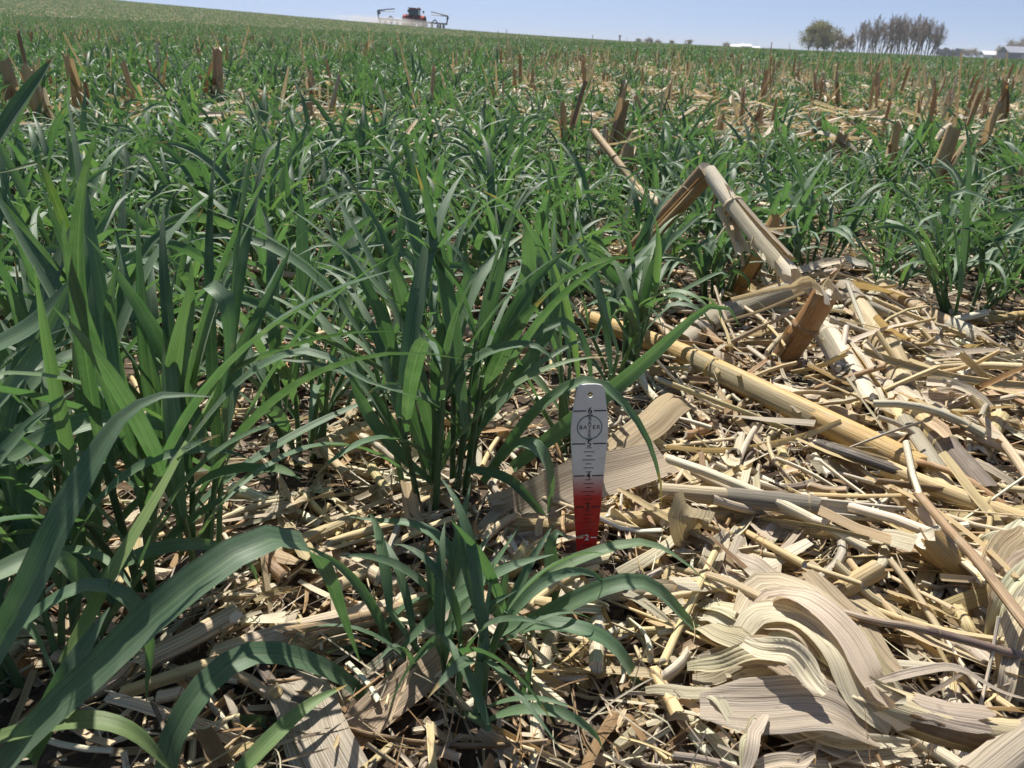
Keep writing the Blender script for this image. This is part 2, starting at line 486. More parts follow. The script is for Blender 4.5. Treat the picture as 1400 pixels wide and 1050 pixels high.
def plant_spec(h, nt, lean=.25, spread=.03, stiff=1.0):
    """a list of tillers: (stem points, radius, [leaf args])"""
    out = []
    for k in range(nt):
        az = random.random() * 6.283
        r0 = spread * math.sqrt(random.random())
        b = np.array([r0 * math.sin(az), r0 * math.cos(az), 0.0])
        az2 = az + random.gauss(0, .5)
        ln = abs(random.gauss(0, lean)) + .05
        hs = h * random.uniform(.28, .55)
        top = b + np.array([math.sin(az2) * math.sin(ln), math.cos(az2) * math.sin(ln), math.cos(ln)]) * hs
        midp = (b + top) / 2 + np.array([0, 0, hs * .04])
        lv = []
        nl = random.choice((2, 3, 3, 4))
        for q in range(nl):
            f = (q + 1) / nl
            pos = b + (top - b) * (.25 + .75 * f)
            la = az2 + q * math.pi + random.gauss(0, .55)
            if q == nl - 1:
                L = h * random.uniform(.55, .95); e0 = R(random.uniform(64, 88)) - ln * .3; bend = abs(random.gauss(.75, .75)) * stiff
            else:
                L = h * random.uniform(.6, 1.1); e0 = R(random.uniform(44, 76)); bend = random.uniform(.7, 2.6) * stiff
            W = random.uniform(.6, 1.2) * (.0128 if f > .5 else .0100)
            lv.append((pos, la, e0, L, bend, W))
        out.append((np.array([b, midp, top]), random.uniform(.0019, .0028), lv))
    return out

STEMC = (1.15, 1.15, .9)
def near_plant(loc, h, nt, label, group=None, lean=.25, spread=.03, heroes=(), wscale=1.0, skip=0.0, stiff=1.0):
    """a plant with each leaf and each stem an object of its own"""
    root = empty('wheat_plant', loc)
    tag(root, label, 'wheat plant', group)
    o = np.asarray(loc)
    for stem, rad, lv in plant_spec(h, nt, lean, spread, stiff):
        mb = MB(); tube(mb, spline(stem, 5) + o, np.linspace(rad * 1.25, rad * .8, 5), 6, STEMC)
        mb.obj('stem', M_LEAF, root)
        for (pos, la, e0, L, bend, W) in lv:
            if random.random() < skip: continue
            mb = MB(); q = pos.copy()
            add_leaf(mb, q, la, e0, L, bend, W * wscale, 12, 3)
            mb.v[0] = mb.v[0] + o
            if o[1] < .8 and any((770 < a < 832 and 525 < b < 748) or (a > 850 and 360 < b < 700) for a, b in (pix(x_) for x_ in mb.v[0])): continue      # no blade of these lies across the gauge
            mb.obj('leaf', M_LEAF, root)
    for hl in heroes:
        pts, W = hl[0], hl[1]
        tint = hl[2] if len(hl) > 2 else (1, 1, 1)
        p = spline([PD(*q) for q in pts], 16)
        t = tangents(p); s = np.linspace(0, 1, 16)
        hint = np.tile(norm(np.array([.1 * random.gauss(0, 1), -.38, .92])), (16, 1))
        side = np.cross(t, hint)
        for i in range(16):
            if np.linalg.norm(side[i]) < .15: side[i] = np.array([1., 0, 0])
            if i and side[i] @ side[i - 1] < 0: side[i] *= -1
        side /= np.linalg.norm(side, axis=1, keepdims=True)
        side = rot_about(side, t, random.gauss(0, .25) + random.gauss(0, .5) * s)
        mb = MB(); ribbon(mb, p, side, leaf_width(np.clip(s * .88 + .12, 0, 1), W), 5, .16, .015, 2, tint, rnd=random.uniform(.25, .95))
        mb.obj('leaf', M_LEAF, root)
    return root

def plant_mesh(name, h, nt, n=8, nc=3, wscale=1.0, lean=.3, spread=.03):
    mb = MB()
    for stem, rad, lv in plant_spec(h, nt, lean, spread):
        if n >= 6: tube(mb, spline(stem, 3), rad, 4, STEMC)
        for (pos, la, e0, L, bend, W) in lv:
            add_leaf(mb, pos, la, e0, L, bend, W * wscale, n, nc)
    return mb

def G(u, v):
    p = P(u, v, 0); return (p[0], p[1], float(ground_z(p[0], p[1])))

OLIVE = (1.35, 1.15, .75); LIME = (1.35, 1.25, .8)
near_plant(G(602, 690), .25, 14, 'large bushy green wheat plant standing directly left of the depth gauge', None, .2, .034, stiff=.55, wscale=.92, heroes=[
    ([(640, 560, .66), (700, 450, .67), (722, 380, .68), (718, 315, .67), (700, 282, .66), (668, 284, .645)], .0175),
    ([(604, 560, .60), (625, 515, .58), (665, 482, .565), (715, 470, .555), (745, 480, .55), (760, 500, .545)], .014),
    ([(700, 640, .62), (850, 522, .62), (900, 478, .62), (945, 436, .625), (975, 417, .63), (1000, 424, .625), (1012, 446, .62)], .0145),
    ([(660, 660, .60), (720, 575, .58), (775, 528, .565), (815, 522, .555), (850, 548, .55), (885, 600, .545), (903, 660, .54), (904, 690, .54)], .0105),
    ([(690, 625, .57), (712, 606, .56), (738, 616, .55), (752, 655, .55), (748, 718, .555)], .0155),
    ([(640, 640, .58), (690, 652, .57), (722, 680, .56), (750, 715, .55), (772, 748, .545)], .008),
    ([(590, 640, .60), (545, 520, .60), (520, 430, .60), (470, 345, .60), (440, 335, .59), (405, 350, .58)], .014),
    ([(600, 640, .61), (570, 500, .61), (548, 400, .61), (535, 352, .61), (560, 345, .60), (578, 400, .59), (585, 450, .59)], .013),
    ([(600, 620, .61), (600, 480, .615), (640, 380, .62), (610, 330, .62), (540, 290, .62), (500, 262, .62)], .012),
    ([(560, 620, .60), (500, 530, .59), (440, 500, .585), (360, 490, .58)], .011),
    ([(600, 640, .62), (660, 520, .63), (760, 440, .64), (800, 470, .64), (812, 560, .63)], .011),
    ([(640, 600, .64), (740, 470, .68), (760, 395, .70), (745, 340, .71), (720, 335, .71)], .014),
    ([(590, 660, .58), (545, 620, .56), (500, 560, .55), (470, 480, .55)], .013),
])
near_plant(G(222, 790), .28, 13, 'tall bushy green wheat plant left of the gauge with many upright blades', None, .2, .04, stiff=.5, heroes=[
    ([(225, 620, .50), (205, 500, .51), (195, 400, .52), (190, 320, .53), (184, 248, .54)], .0165),
    ([(250, 640, .50), (300, 540, .50), (350, 440, .505), (385, 370, .51), (400, 330, .515)], .0125),
    ([(260, 700, .50), (330, 640, .53), (430, 580, .57), (545, 530, .62)], .0095),
    ([(235, 620, .48), (255, 450, .48), (280, 395, .475), (305, 400, .47), (315, 470, .465), (300, 560, .46)], .015),
    ([(215, 640, .50), (150, 520, .50), (115, 400, .50), (70, 290, .505), (55, 240, .51)], .014),
    ([(240, 640, .47), (240, 520, .47), (258, 410, .47), (262, 350, .475)], .0165),
    ([(210, 660, .48), (165, 540, .475), (150, 430, .475), (165, 340, .48)], .0135),
    ([(240, 600, .50), (290, 430, .52), (345, 300, .54), (380, 270, .55)], .0115),
    ([(230, 640, .46), (330, 520, .45), (420, 480, .45), (500, 520, .45), (560, 540, .455)], .010),
], wscale=.95)
near_plant(G(632, 940), .13, 13, 'low sprawling wheat plant with arching blades at the foot of the gauge', None, .75, .02, heroes=[
    ([(632, 900, .45), (632, 820, .46), (612, 750, .47), (570, 718, .48), (520, 712, .485), (474, 706, .49)], .0125),
    ([(640, 905, .43), (690, 840, .44), (745, 788, .445), (810, 757, .45), (880, 742, .455), (930, 765, .46), (978, 806, .465)], .0115),
    ([(690, 870, .43), (770, 828, .43), (845, 797, .43), (895, 803, .43), (950, 858, .43), (1003, 900, .43)], .0125),
    ([(670, 868, .42), (735, 853, .41), (800, 862, .40), (845, 890, .395), (880, 950, .39), (920, 1012, .39)], .0135),
    ([(615, 960, .41), (605, 880, .41), (650, 810, .42), (690, 750, .44), (712, 716, .45)], .0105),
    ([(720, 870, .46), (755, 800, .475), (752, 750, .485), (762, 727, .49), (778, 738, .492)], .0145),
    ([(640, 975, .39), (700, 1005, .375), (770, 1020, .365), (830, 1050, .36)], .0150),
    ([(620, 970, .40), (665, 990, .385), (712, 975, .375), (722, 935, .37), (728, 890, .37)], .0125),
    ([(610, 930, .43), (560, 880, .43), (480, 868, .43), (400, 878, .425)], .0115),
    ([(620, 960, .42), (540, 880, .41), (470, 885, .40), (430, 900, .395)], .0105),
    ([(700, 880, .44), (770, 900, .43), (850, 960, .42), (900, 1040, .41)], .010),
    ([(730, 860, .47), (760, 880, .46), (800, 960, .45), (830, 1000, .44)], .0085),
    ([(620, 960, .42), (600, 900, .42), (590, 800, .43), (575, 740, .44)], .0105),
    ([(640, 985, .38), (690, 1040, .36), (740, 1055, .35), (820, 1062, .345)], .0145),
    ([(590, 940, .43), (575, 1000, .41), (560, 1040, .39)], .011),
    ([(640, 1000, .385), (600, 1010, .37), (540, 1040, .35), (500, 1075, .34)], .0125),
    ([(660, 1010, .375), (690, 1030, .36), (730, 1080, .34)], .013),
    ([(650, 980, .39), (720, 960, .385), (800, 985, .375), (860, 1060, .36)], .0115),
    ([(640, 960, .40), (610, 1000, .38), (620, 1060, .355)], .012),
    ([(690, 930, .42), (780, 940, .41), (850, 1000, .40), (890, 1060, .385)], .0095),
    ([(650, 900, .43), (680, 830, .44), (690, 770, .45), (660, 745, .455)], .009),
    ([(660, 890, .43), (640, 850, .44), (560, 840, .45), (500, 870, .45)], .009),
], wscale=.72, skip=.2)
near_plant((-.33, .30, 0), .14, 6, 'wheat plant at the lower left corner with broad blades arching into view', None, .35, .03, heroes=[
    ([(-20, 1075, .26), (60, 985, .265), (130, 920, .27), (230, 825, .28), (330, 752, .30), (395, 735, .32), (440, 770, .335), (468, 840, .345), (492, 905, .35)], .0185),
    ([(225, 1085, .29), (236, 1010, .30), (285, 932, .32), (350, 893, .34), (430, 908, .355), (490, 945, .365), (545, 1020, .37)], .0150),
    ([(-30, 930, .25), (35, 810, .265), (90, 695, .285), (150, 592, .31), (180, 560, .32), (225, 540, .325), (292, 543, .33)], .0125),
    ([(88, 908, .30), (150, 790, .33), (220, 670, .37), (280, 560, .42), (312, 498, .46)], .0100, LIME),
    ([(-20, 645, .40), (75, 592, .42), (150, 572, .44), (215, 580, .45), (264, 606, .46)], .0140),
    ([(310, 1075, .29), (370, 1010, .31), (425, 962, .33), (475, 936, .345)], .0095, LIME),
    ([(-20, 480, .42), (50, 440, .44), (112, 372, .46), (118, 345, .465)], .0130),
    ([(-10, 560, .42), (60, 470, .43), (105, 370, .45)], .0140),
    ([(-20, 790, .30), (60, 760, .32), (110, 790, .33), (140, 850, .33)], .0115),
    ([(40, 1040, .27), (90, 930, .28), (130, 860, .30), (150, 830, .31)], .013),
    ([(-10, 1010, .27), (100, 985, .27), (180, 1000, .27), (240, 1060, .27)], .012, OLIVE),
    ([(-10, 880, .30), (120, 800, .32), (200, 850, .33), (200, 960, .33)], .010),
    ([(440, 1080, .33), (400, 1010, .34), (340, 985, .35), (250, 990, .35)], .011),
], wscale=1.0)
near_plant(G(45, 615), .24, 8, 'wheat plant at the left edge with one folded yellowing blade', None, .3, .03, heroes=[
    ([(130, 430, .60), (100, 340, .59), (68, 255, .575), (52, 223, .57), (20, 232, .56), (-15, 238, .555)], .0085, OLIVE),
    ([(-15, 210, .60), (20, 150, .62), (60, 95, .64), (76, 76, .65)], .0135, (.7, .75, .7)),
])
near_plant(G(1308, 436), .20, 9, 'isolated upright wheat plant at the right edge of the bare stalk litter', None, .34, .03, heroes=[
    ([(1312, 400, 1.13), (1320, 300, 1.15), (1325, 210, 1.17), (1316, 150, 1.2)], .0125),
    ([(1300, 400, 1.12), (1290, 290, 1.10), (1310, 262, 1.09), (1345, 270, 1.08), (1400, 300, 1.07)], .0135),
    ([(1312, 380, 1.12), (1300, 300, 1.11), (1265, 300, 1.10), (1250, 320, 1.09)], .017),
])
near_plant(G(862, 440), .12, 8, 'wheat plant growing at the root of the folded corn stalk', None, .3, .03, heroes=[
    ([(868, 420, 1.12), (874, 350, 1.12), (896, 292, 1.12), (930, 256, 1.12), (944, 262, 1.11)], .020),
    ([(872, 425, 1.12), (900, 350, 1.11), (940, 310, 1.10), (972, 284, 1.09)], .021),
    ([(866, 420, 1.13), (860, 340, 1.13), (850, 300, 1.13), (858, 290, 1.13)], .017),
    ([(875, 430, 1.10), (930, 400, 1.07), (985, 372, 1.05), (1000, 385, 1.04)], .013)])

near_plant(G(58, 905), .18, 13, 'wheat plant filling the lower left below the tall bushy plant', None, .35, .03, wscale=.9)
near_plant(G(20, 770), .20, 10, 'wheat plant at the left edge beside the tall bushy plant', None, .3, .03, wscale=.9)
# zones free of cover crop, as ground polygons
def poly(pp): return np.array([P(u, v)[:2] for u, v in pp])
BARE = [poly([(905, 480), (1000, 400), (1130, 392), (1225, 425), (1310, 470), (1420, 480), (1750, 470), (1900, 1300), (690, 1300), (700, 900), (690, 740), (770, 660), (850, 560)]),
        poly([(265, 1300), (255, 900), (330, 790), (400, 690), (450, 600), (520, 590), (560, 720), (700, 720), (700, 900), (690, 1300)])]
def inside(pl, x, y):
    r = False; j = len(pl) - 1
    for i in range(len(pl)):
        if (pl[i][1] > y) != (pl[j][1] > y) and x < (pl[j][0] - pl[i][0]) * (y - pl[i][1]) / (pl[j][1] - pl[i][1]) + pl[i][0]: r = not r
        j = i
    return r
def bare(x, y): return any(inside(b, x, y) for b in BARE)

# stubble rows run across the view; the cover crop is thinner on them
ROWDIR = R(4.0)
def row_dist(x, y):
    q = -x * math.sin(ROWDIR) + y * math.cos(ROWDIR)
    return abs((q - 2.30 + .38) % .76 - .38)

NAMED = {}
def say(o, label):
    NAMED.setdefault(label, []).append(o)
ORD = 'first second third fourth fifth sixth seventh eighth ninth tenth eleventh twelfth thirteenth fourteenth fifteenth sixteenth seventeenth eighteenth nineteenth twentieth twenty-first twenty-second twenty-third twenty-fourth twenty-fifth twenty-sixth twenty-seventh twenty-eighth twenty-ninth thirtieth thirty-first thirty-second thirty-third thirty-fourth'.split()
def settle_labels():
    for lb, os_ in NAMED.items():
        os_.sort(key=lambda o: pix(o.location)[0])
        for i, o in enumerate(os_):
            if len(os_) == 1 or len(os_) > 34: o['label'] = lb
            elif len(os_) == 2: o['label'] = lb + (', the left one' if i == 0 else ', the right one')
            else: o['label'] = f'{lb}, {ORD[i]} from left'
LAND = []      # (phrase, x, y): things that labels may refer to
def near_land(x, y, skip=None):
    b = min((l for l in LAND if l[0] != skip), key=lambda l: (l[1] - x) ** 2 + (l[2] - y) ** 2)
    dx, dy = x - b[1], y - b[2]
    if abs(dx) > abs(dy): rel = 'right of' if dx > 0 else 'left of'
    else: rel = 'behind' if dy > 0 else 'before'
    rel = ('just ' if math.hypot(dx, dy) < .12 else ('well ' if math.hypot(dx, dy) > .3 else '')) + rel
    return rel, b[0]
TALL = []      # (x, y, half width, reach): standing stalks that the stand in front of them does not hide
GAPS = [(*P(u, v)[:2], r_) for u, v, r_ in ((500, 222, .13), (765, 205, .17), (850, 245, .14), (965, 215, .22), (1150, 225, .22), (640, 215, .10), (1010, 300, .10), (430, 205, .12), (95, 175, .14), (1240, 260, .12), (730, 300, .08), (380, 330, .06), (180, 330, .07), (560, 300, .06), (430, 430, .05), (870, 300, .08), (1330, 225, .14))]
for k in range(45):
    yy = random.uniform(2.4, 11); GAPS.append((random.uniform(-.7, .75) * yy, yy, random.uniform(.08, .17)))
def in_gap(x, y): return any((x - a) ** 2 + ((y - b) * .8) ** 2 < r_ * r_ for a, b, r_ in GAPS)
def clear_of(x, y):
    for tx, ty, hw_, rc in TALL:
        if 0 < ty - y < rc and abs(x - tx * y / ty) < hw_: return .72
    return 1.0
PLANTS = [(-.04, .61), (-.25, .5), (-.02, .42), (-.33, .30), (.64, 1.15), (.17, 1.13)]
cand = []
tries = 0
while len(cand) < 295 and tries < 60000:
    tries += 1
    d = .30 + (tries / 60000) ** .85 * 3.4
    y = d * random.uniform(.9, 1.1)
    x = random.uniform(-.74, .74) * y + random.uniform(-.16, .12)
    if bare(x, y): continue
    if y < .45 and x > -.2: continue
    if in_gap(x, y): continue
    if x > 0.1 and row_dist(x, y) < .07 and y > 1.4 and random.random() < .6: continue
    sp = .118 + .022 * random.random() + (.03 if y < 1.3 else 0)
    if any((x - a) ** 2 + (y - b) ** 2 < sp * sp for a, b in PLANTS): continue
    PLANTS.append((x, y)); cand.append((x, y))

# ------------------------------------------------------------------ corn stalks lying about, bent over or standing
def depth_of(p): return float((np.asarray(p) - np.array([0, 0, CAM_Z])) @ FWD)

def node_ring(root, p, t, r, col):
    mb = MB()
    q = np.array([p - t * r * .28, p - t * r * .1, p + t * r * .1, p + t * r * .28])
    tube(mb, q, np.array([1.0, 1.13, 1.15, 1.0]) * r, 12, vary(col, .08), bumpy=.05)
    mb.obj('node', M_STALK, root)

def sheath(root, p, r, col, f0, f1, ang, span=2.2, flare=0.0, name='sheath'):
    """a dry leaf sheath clasping part of the stalk"""
    n = len(p); i0, i1 = int(f0 * (n - 1)), max(int(f1 * (n - 1)), int(f0 * (n - 1)) + 2)
    q = p[i0:i1 + 1]; q = spline(q, 9) if len(q) > 2 else spline(q, 9)
    t = tangents(q); rr = np.interp(np.linspace(i0, i1, 9), np.arange(n), r)
    up = np.array([0, 0, 1.0]) if abs(t[0][2]) < .9 else np.array([0, -1., 0])
    s = norm(np.cross(t[0], up)); nrm = np.cross(s, t[0])
    mb = MB(); k = 9
    A = np.linspace(-span / 2, span / 2, k)[None, :] * np.linspace(1, .75, 9)[:, None] + ang
    R_ = rr[:, None] * (1.06 + flare * np.linspace(0, 1, 9)[:, None] ** 2 + .10 * RNG.random((9, k)) * np.abs(np.linspace(-1, 1, k))[None, :])
    V = q[:, None, :] + (R_ * np.cos(A))[..., None] * s + (R_ * np.sin(A))[..., None] * nrm
    V[-1] += t[-1] * (RNG.random(k) * rr[-1] * .9)[:, None]; V[0] -= t[0] * (RNG.random(k) * rr[0] * .5)[:, None]
    L = np.linspace(0, np.linalg.norm(q[-1] - q[0]), 9)
    lf = np.zeros((9, k, 3)); lf[..., 0] = A * rr.mean(); lf[..., 1] = L[:, None]; lf[..., 2] = random.random()
    mb.add(V.reshape(-1, 3), grid_quads(9, k), None, lf.reshape(-1, 3), vary(col, .1))
    mb.obj(name, M_HUSK, root)

def shard(root, base, d, L, W, col, curl=.3, name='splinter', n=6):
    d = norm(np.asarray(d, float)); s = np.linspace(0, 1, n)
    sd = norm(np.cross(d, np.array([random.gauss(0, 1), random.gauss(0, 1), .3])))
    bendv = norm(np.cross(sd, d)) * curl * random.uniform(-1, 1)
    p = base + d * L * s[:, None] + bendv * L * (s ** 2)[:, None]
    p[:, 2] = np.maximum(p[:, 2], .004)
    mb = MB(); ribbon(mb, p, np.tile(sd, (n, 1)), W * (1 - .55 * s ** 2), 3, .2, 0, c=vary(col), metric=True, edge_jag=.25)
    mb.obj(name, M_HUSK, root)

def stalk(label, pts, wpx, col, nodes=(), arc=None, ang=None, jag=(.006, .006), sheaths=(), shards=0, shard_len=.03, world=None, taper=1.0, cap=PITH, cat='corn stalk', name='corn_stalk', group=None, bumpy=.06, oval=1.0, n=None):
    p = np.array(world) if world is not None else np.array([P(*q) for q in pts])
    n = n or (10 if len(p) > 2 else 7)
    q = spline(p, n)
    r = np.array([wpx * .5 * depth_of(x) / F for x in q]) if wpx >= 1 else np.full(n, wpx)
    r = r.mean() * np.linspace(1 / math.sqrt(taper), math.sqrt(taper), n) * .91
    nz = np.ones(n)
    for f in nodes: nz *= 1 + .07 * np.exp(-((np.linspace(0, 1, n) - f) / .06) ** 2)
    root_o = q[0].copy()
    mb = MB()
    cc = vary(col, .07)
    tube(mb, q, r * nz, 14, cc, oval, .10 if arc is None else 0, jag, cap, arc=arc, ang0=ang, bumpy=bumpy)
    o = mb.obj(name, M_STALK, None, root_o)
    tag(o, label, cat, group)
    t = tangents(q)
    for f in nodes:
        i = f * (n - 1); k = int(min(i, n - 2)); w_ = i - k
        node_ring(o, q[k] * (1 - w_) + q[k + 1] * w_, t[k], (r[k] * (1 - w_) + r[k + 1] * w_) * 1.03, tuple(x * .8 for x in col))
    for sh in sheaths:
        sheath(o, q, r, sh[3] if len(sh) > 3 else GREY, sh[0], sh[1], sh[2], *(sh[4:]))
    for k in range(shards):
        e = random.random() < .65
        b = (q[-1] if e else q[0]) + (RNG.random(3) - .5) * r.mean() * 1.4
        dv = (t[-1] if e else -t[0]) + RNG.normal(0, .3, 3)
        shard(o, b - dv * shard_len * .3, dv, shard_len * random.uniform(.5, 1.2), random.uniform(.002, .005), random.choice((TAN, PALE, GREY)))
    return o

def L_(phrase, u, v):
    p = P(u, v, 0); LAND.append((phrase, p[0], p[1]))

L_('the depth gauge', 802, 788)
L_('the bushy plant beside the gauge', 602, 690)
L_('the tall left-hand wheat plant', 222, 790)
L_('the low sprawling wheat plant', 630, 935)
L_('the twisted grey husk bunch', 1110, 900)
L_('the split grey pith stalk', 1080, 700)
L_('the long diagonal yellow stalk', 1040, 560)
L_('the short broken brown stub', 1065, 520)
L_('the jointed stalk line', 1220, 540)
L_('the isolated right-edge wheat plant', 1308, 436)
L_('the folded-over corn stalk', 870, 350)
L_('the pale flat husk slab', 790, 660)
L_('the stacked right-edge husks', 1370, 830)

# on the bare strip at the right
stalk('long diagonal yellow corn stalk lying across the bare litter right of the gauge', [(797, 434, .012), (900, 470, .022), (1020, 526, .026), (1140, 584, .024), (1255, 640, .016)], 33, (.50, .33, .12), (.02, .50), taper=1.2, sheaths=[(.5, .8, .4, TAN, 1.6)], shards=3)
stalk('shorter buff stalk half hidden just behind the long diagonal yellow stalk', [(1060, 532, .014), (1110, 548, .016), (1168, 574, .012)], 20, TAN, (.35,), shards=4)
stalk('brown shaded half of the folded stalk rising from the wheat to its bent tip', None, 1, BROWN, world=[PD(862, 352, 1.30), PD(915, 295, 1.27), PD(968, 232, 1.22)], arc=3.4, ang=4.2, n=8, sheaths=[(.1, .9, 1.2, BROWN, 2.0, .3)], jag=(.01, .003)) if False else None
def folded():
    a = [PD(858, 350, 1.28), PD(915, 292, 1.25), PD(968, 233, 1.20)]
    b = [PD(969, 234, 1.20), PD(998, 276, 1.15), PD(1035, 322, 1.09), PD(1080, 376, 1.02)]
    q = spline(np.array(a), 8); mb = MB()
    tube(mb, q, np.linspace(.0145, .0165, 8), 14, BROWN, 1, .12, (.01, .002), PITH, bumpy=.12)  # shade on the rising leg is put into its brown colour
    o = mb.obj('corn_stalk', M_STALK, None, q[0]); tag(o, 'tall corn stalk folded over at a sharp bend, shaded leg coloured brown, lit leg pale', 'corn stalk')
    for k in range(5):
        mb = MB(); f = np.linspace(0, 1, 6); off = (RNG.random(3) - .5) * .018 + np.array([0, -.014, 0])
        pp = q[0] + (q[-1] - q[0]) * f[:, None] * random.uniform(.75, 1) + off
        ribbon(mb, pp, np.tile(norm(np.array([1, .2, .5])), (6, 1)), np.full(6, .006) * (1 - .5 * f), 3, .25, c=vary(random.choice((BROWN, TAN, GREY))), metric=True)
        mb.obj('sheath', M_HUSK, o)
    q2 = spline(np.array(b), 10); mb = MB()
    tube(mb, q2, np.linspace(.0125, .0140, 10), 14, PALE, .8, .1, (.002, .012), PITH, bumpy=.08)  # sunlit leg of the same stalk, its light painted in as a pale colour
    mb.obj('bent_top', M_STALK, o)
    t = tangents(q2); node_ring(o, q2[3], t[3], .0146, TAN)
    for a0, c in ((.5, PALE), (2.0, GREY), (3.0, TAN)): sheath(o, q2, np.full(10, .0140), c, .34, .98, a0, 1.3, .25)
    sheath(o, spline(np.array([PD(985, 290, 1.17), PD(1005, 330, 1.13), PD(1012, 352, 1.1)]), 10), np.full(10, .010), PALE, 0, 1, 1.4, 2.2, .5)
    for k in range(18):
        f = random.random(); i = int(f * 9)
        shard(o, q2[i] + RNG.normal(0, .006, 3), (t[i] + RNG.normal(0, .5, 3) + np.array([0, 0, -.5])), random.uniform(.03, .09), random.uniform(.003, .010), random.choice((PALE, TAN, GREY)), .6, 'sheath')
folded()
stalk('grey striped stalk lying under the front of the brown stub with frayed fibres', [(930, 466, .02), (975, 440, .025), (1032, 415, .03), (1108, 392, .05)], 30, GREY, (.12,), oval=.7, taper=.6, sheaths=[(.3, .95, 1.0, GREY, 2.2, .5), (.4, .9, 2.6, TAN, 1.5, .6)], shards=9, shard_len=.06)
def stub_w(label, b, mid, t_, r, col, **k):
    return stalk(label, None, r, col, world=[b] + ([mid] if mid is not None else []) + [t_], name='corn_stub', cat='corn stub', **k)
stub_w('rusty orange corn stub leaning right with a torn forked top', P(1000, 412, -.005), PD(1028, 362, .99 * P(1000, 412)[1]), PD(1058, 306, P(1000, 412)[1] * 1.0), .0125, (.45, .25, .08), nodes=(.3,), jag=(.004, .02), shards=7, shard_len=.05, sheaths=[(.2, .9, .6, TAN, 1.5, .3), (.3, 1, 3.6, RUST, 1.2, .5)])
stub_w('short broken brown corn stub with a white flap on its top', P(1058, 512, -.006), PD(1092, 462, P(1058, 512)[1] * 1.0), PD(1128, 404, P(1058, 512)[1] * .985), .0165, (.33, .18, .07), nodes=(.62,), jag=(.004, .008), shards=6, shard_len=.04, sheaths=[(.05, .55, 3.3, BROWN, 2.4, .2)])
def flap():
    Y = P(1058, 512)[1]
    o = bpy.data.objects['corn_stub.001'] if 'corn_stub.001' in bpy.data.objects else None
    for pts, W, c in (([(1082, 398, Y * 1.01), (1108, 384, Y * .99), (1128, 402, Y * .955), (1133, 418, Y * .94)], .016, PITH), ([(1128, 380, Y * .99), (1142, 395, Y * .97), (1148, 410, Y * .965)], .018, GREY), ([(1000, 410, Y * 1.05), (1050, 398, Y * 1.02), (1110, 388, Y * .99)], .007, PALE), ([(990, 440, Y * 1.03), (1040, 425, Y * 1.01), (1100, 400, Y * .985)], .004, GREY)):
        p = spline([PD(*q) for q in pts], 9); mb = MB()
        side = np.tile(norm(np.array([.5, -.3, -.8])), (9, 1))
        ribbon(mb, p, side, np.full(9, W), 5, .2, .03, c=c, metric=True, edge_jag=.15)
        mb.obj('torn_flap', M_HUSK, o)
flap()
stalk('upper piece of the jointed stalk line, thick buff stalk with two joints', [(1155, 396, .03), (1180, 428, .03), (1208, 468, .03), (1233, 526, .026)], 33, TAN, (.10, .57), sheaths=[(.0, .12, 1, GREY, 4.5, .1), (.58, .98, 1.3, TAN, 3.4, .05)], jag=(.004, .008), shards=4)
stalk('slim buff stalk branching right from the top of the jointed stalk line', [(1174, 410, .03), (1225, 430, .024), (1282, 456, .016)], 21, GREY, (.45,), taper=.8, shards=5)
stalk('straight brown stalk with a white cut end under the right-edge wheat plant', [(1207, 396, .022), (1270, 430, .02), (1338, 462, .018)], 22, (.36, .25, .13), (.45,), shards=2, sheaths=[(.80, 1.0, 1.2, PITH, 4.0, .1)])
stalk('pale split stalk shell lying below the broken brown stub', [(1118, 440, .03), (1140, 468, .03), (1165, 510, .028), (1188, 548, .022)], 34, PALE, (.25,), arc=3.6, ang=1.2, jag=(.01, .015), sheaths=[(.2, .95, .5, GREY, 1.2, .3), (.3, 1, 2.6, YEL, 1.0, .3)], shards=4)
stalk('ragged strip of stalk rind wedged left of the jointed stalk line', [(1136, 440, .03), (1160, 474, .032), (1190, 500, .03), (1204, 560, .02)], 18, GREY, arc=2.6, ang=1.4, jag=(.01, .02), shards=6, shard_len=.045)
stalk('lower left yellow piece of the jointed stalk line with grey collar', [(1212, 530, .024), (1235, 575, .024), (1262, 620, .022), (1292, 668, .016)], 27, YEL, (.55,), sheaths=[(.5, .9, 1.6, GREY, 2.2, .15), (.0, .3, 1.0, PALE, 2.0, .3)], shards=4, jag=(.01, .006))
stalk('lower right yellow stalk ending in a dark grey sheath near the right edge', [(1232, 540, .03), (1268, 580, .03), (1300, 618, .028), (1345, 672, .02)], 32, YEL, (.62,), sheaths=[(.66, 1, 1.4, (.24, .20, .16), 3.6, .15), (.0, .12, 1.2, PITH, 3, .5)], shards=3)
stalk('blunt buff stalk piece poking out of the litter by the right edge', [(1338, 622, .012), (1352, 596, .016), (1366, 574, .02)], 30, YEL, (), arc=3.3, ang=1.5, shards=2)
stalk('split grey stalk showing white pith lying right of the gauge', [(906, 672, .03), (1000, 680, .034), (1110, 692, .034)], 28, (.40, .33, .20), (.97,), sheaths=[(.45, 1, 1.4, (.27, .24, .19), 3.6, .04)], jag=(.004, .004), taper=1.1)
stalk('open half of a split stalk with dark hollow and white pith rim', [(1112, 692, .034), (1170, 698, .033), (1226, 704, .03)], 30, (.45, .40, .32), arc=3.7, ang=4.4, jag=(.004, .012), shards=4, shard_len=.02)
stalk('bright yellow strip of rind lying along the split grey stalk', [(1115, 678, .034), (1180, 680, .036), (1262, 678, .034)], 10, (.60, .45, .20), arc=2.4, ang=1.5)
stalk('tan stalk passing behind the gauge under the split grey stalk', [(690, 728, .012), (780, 716, .016), (860, 712, .018), (1012, 704, .016), (1110, 706, .012)], 28, (.48, .35, .17), (.52,), sheaths=[(.78, .98, 1.6, TAN, 2.6, .6)], taper=.9)
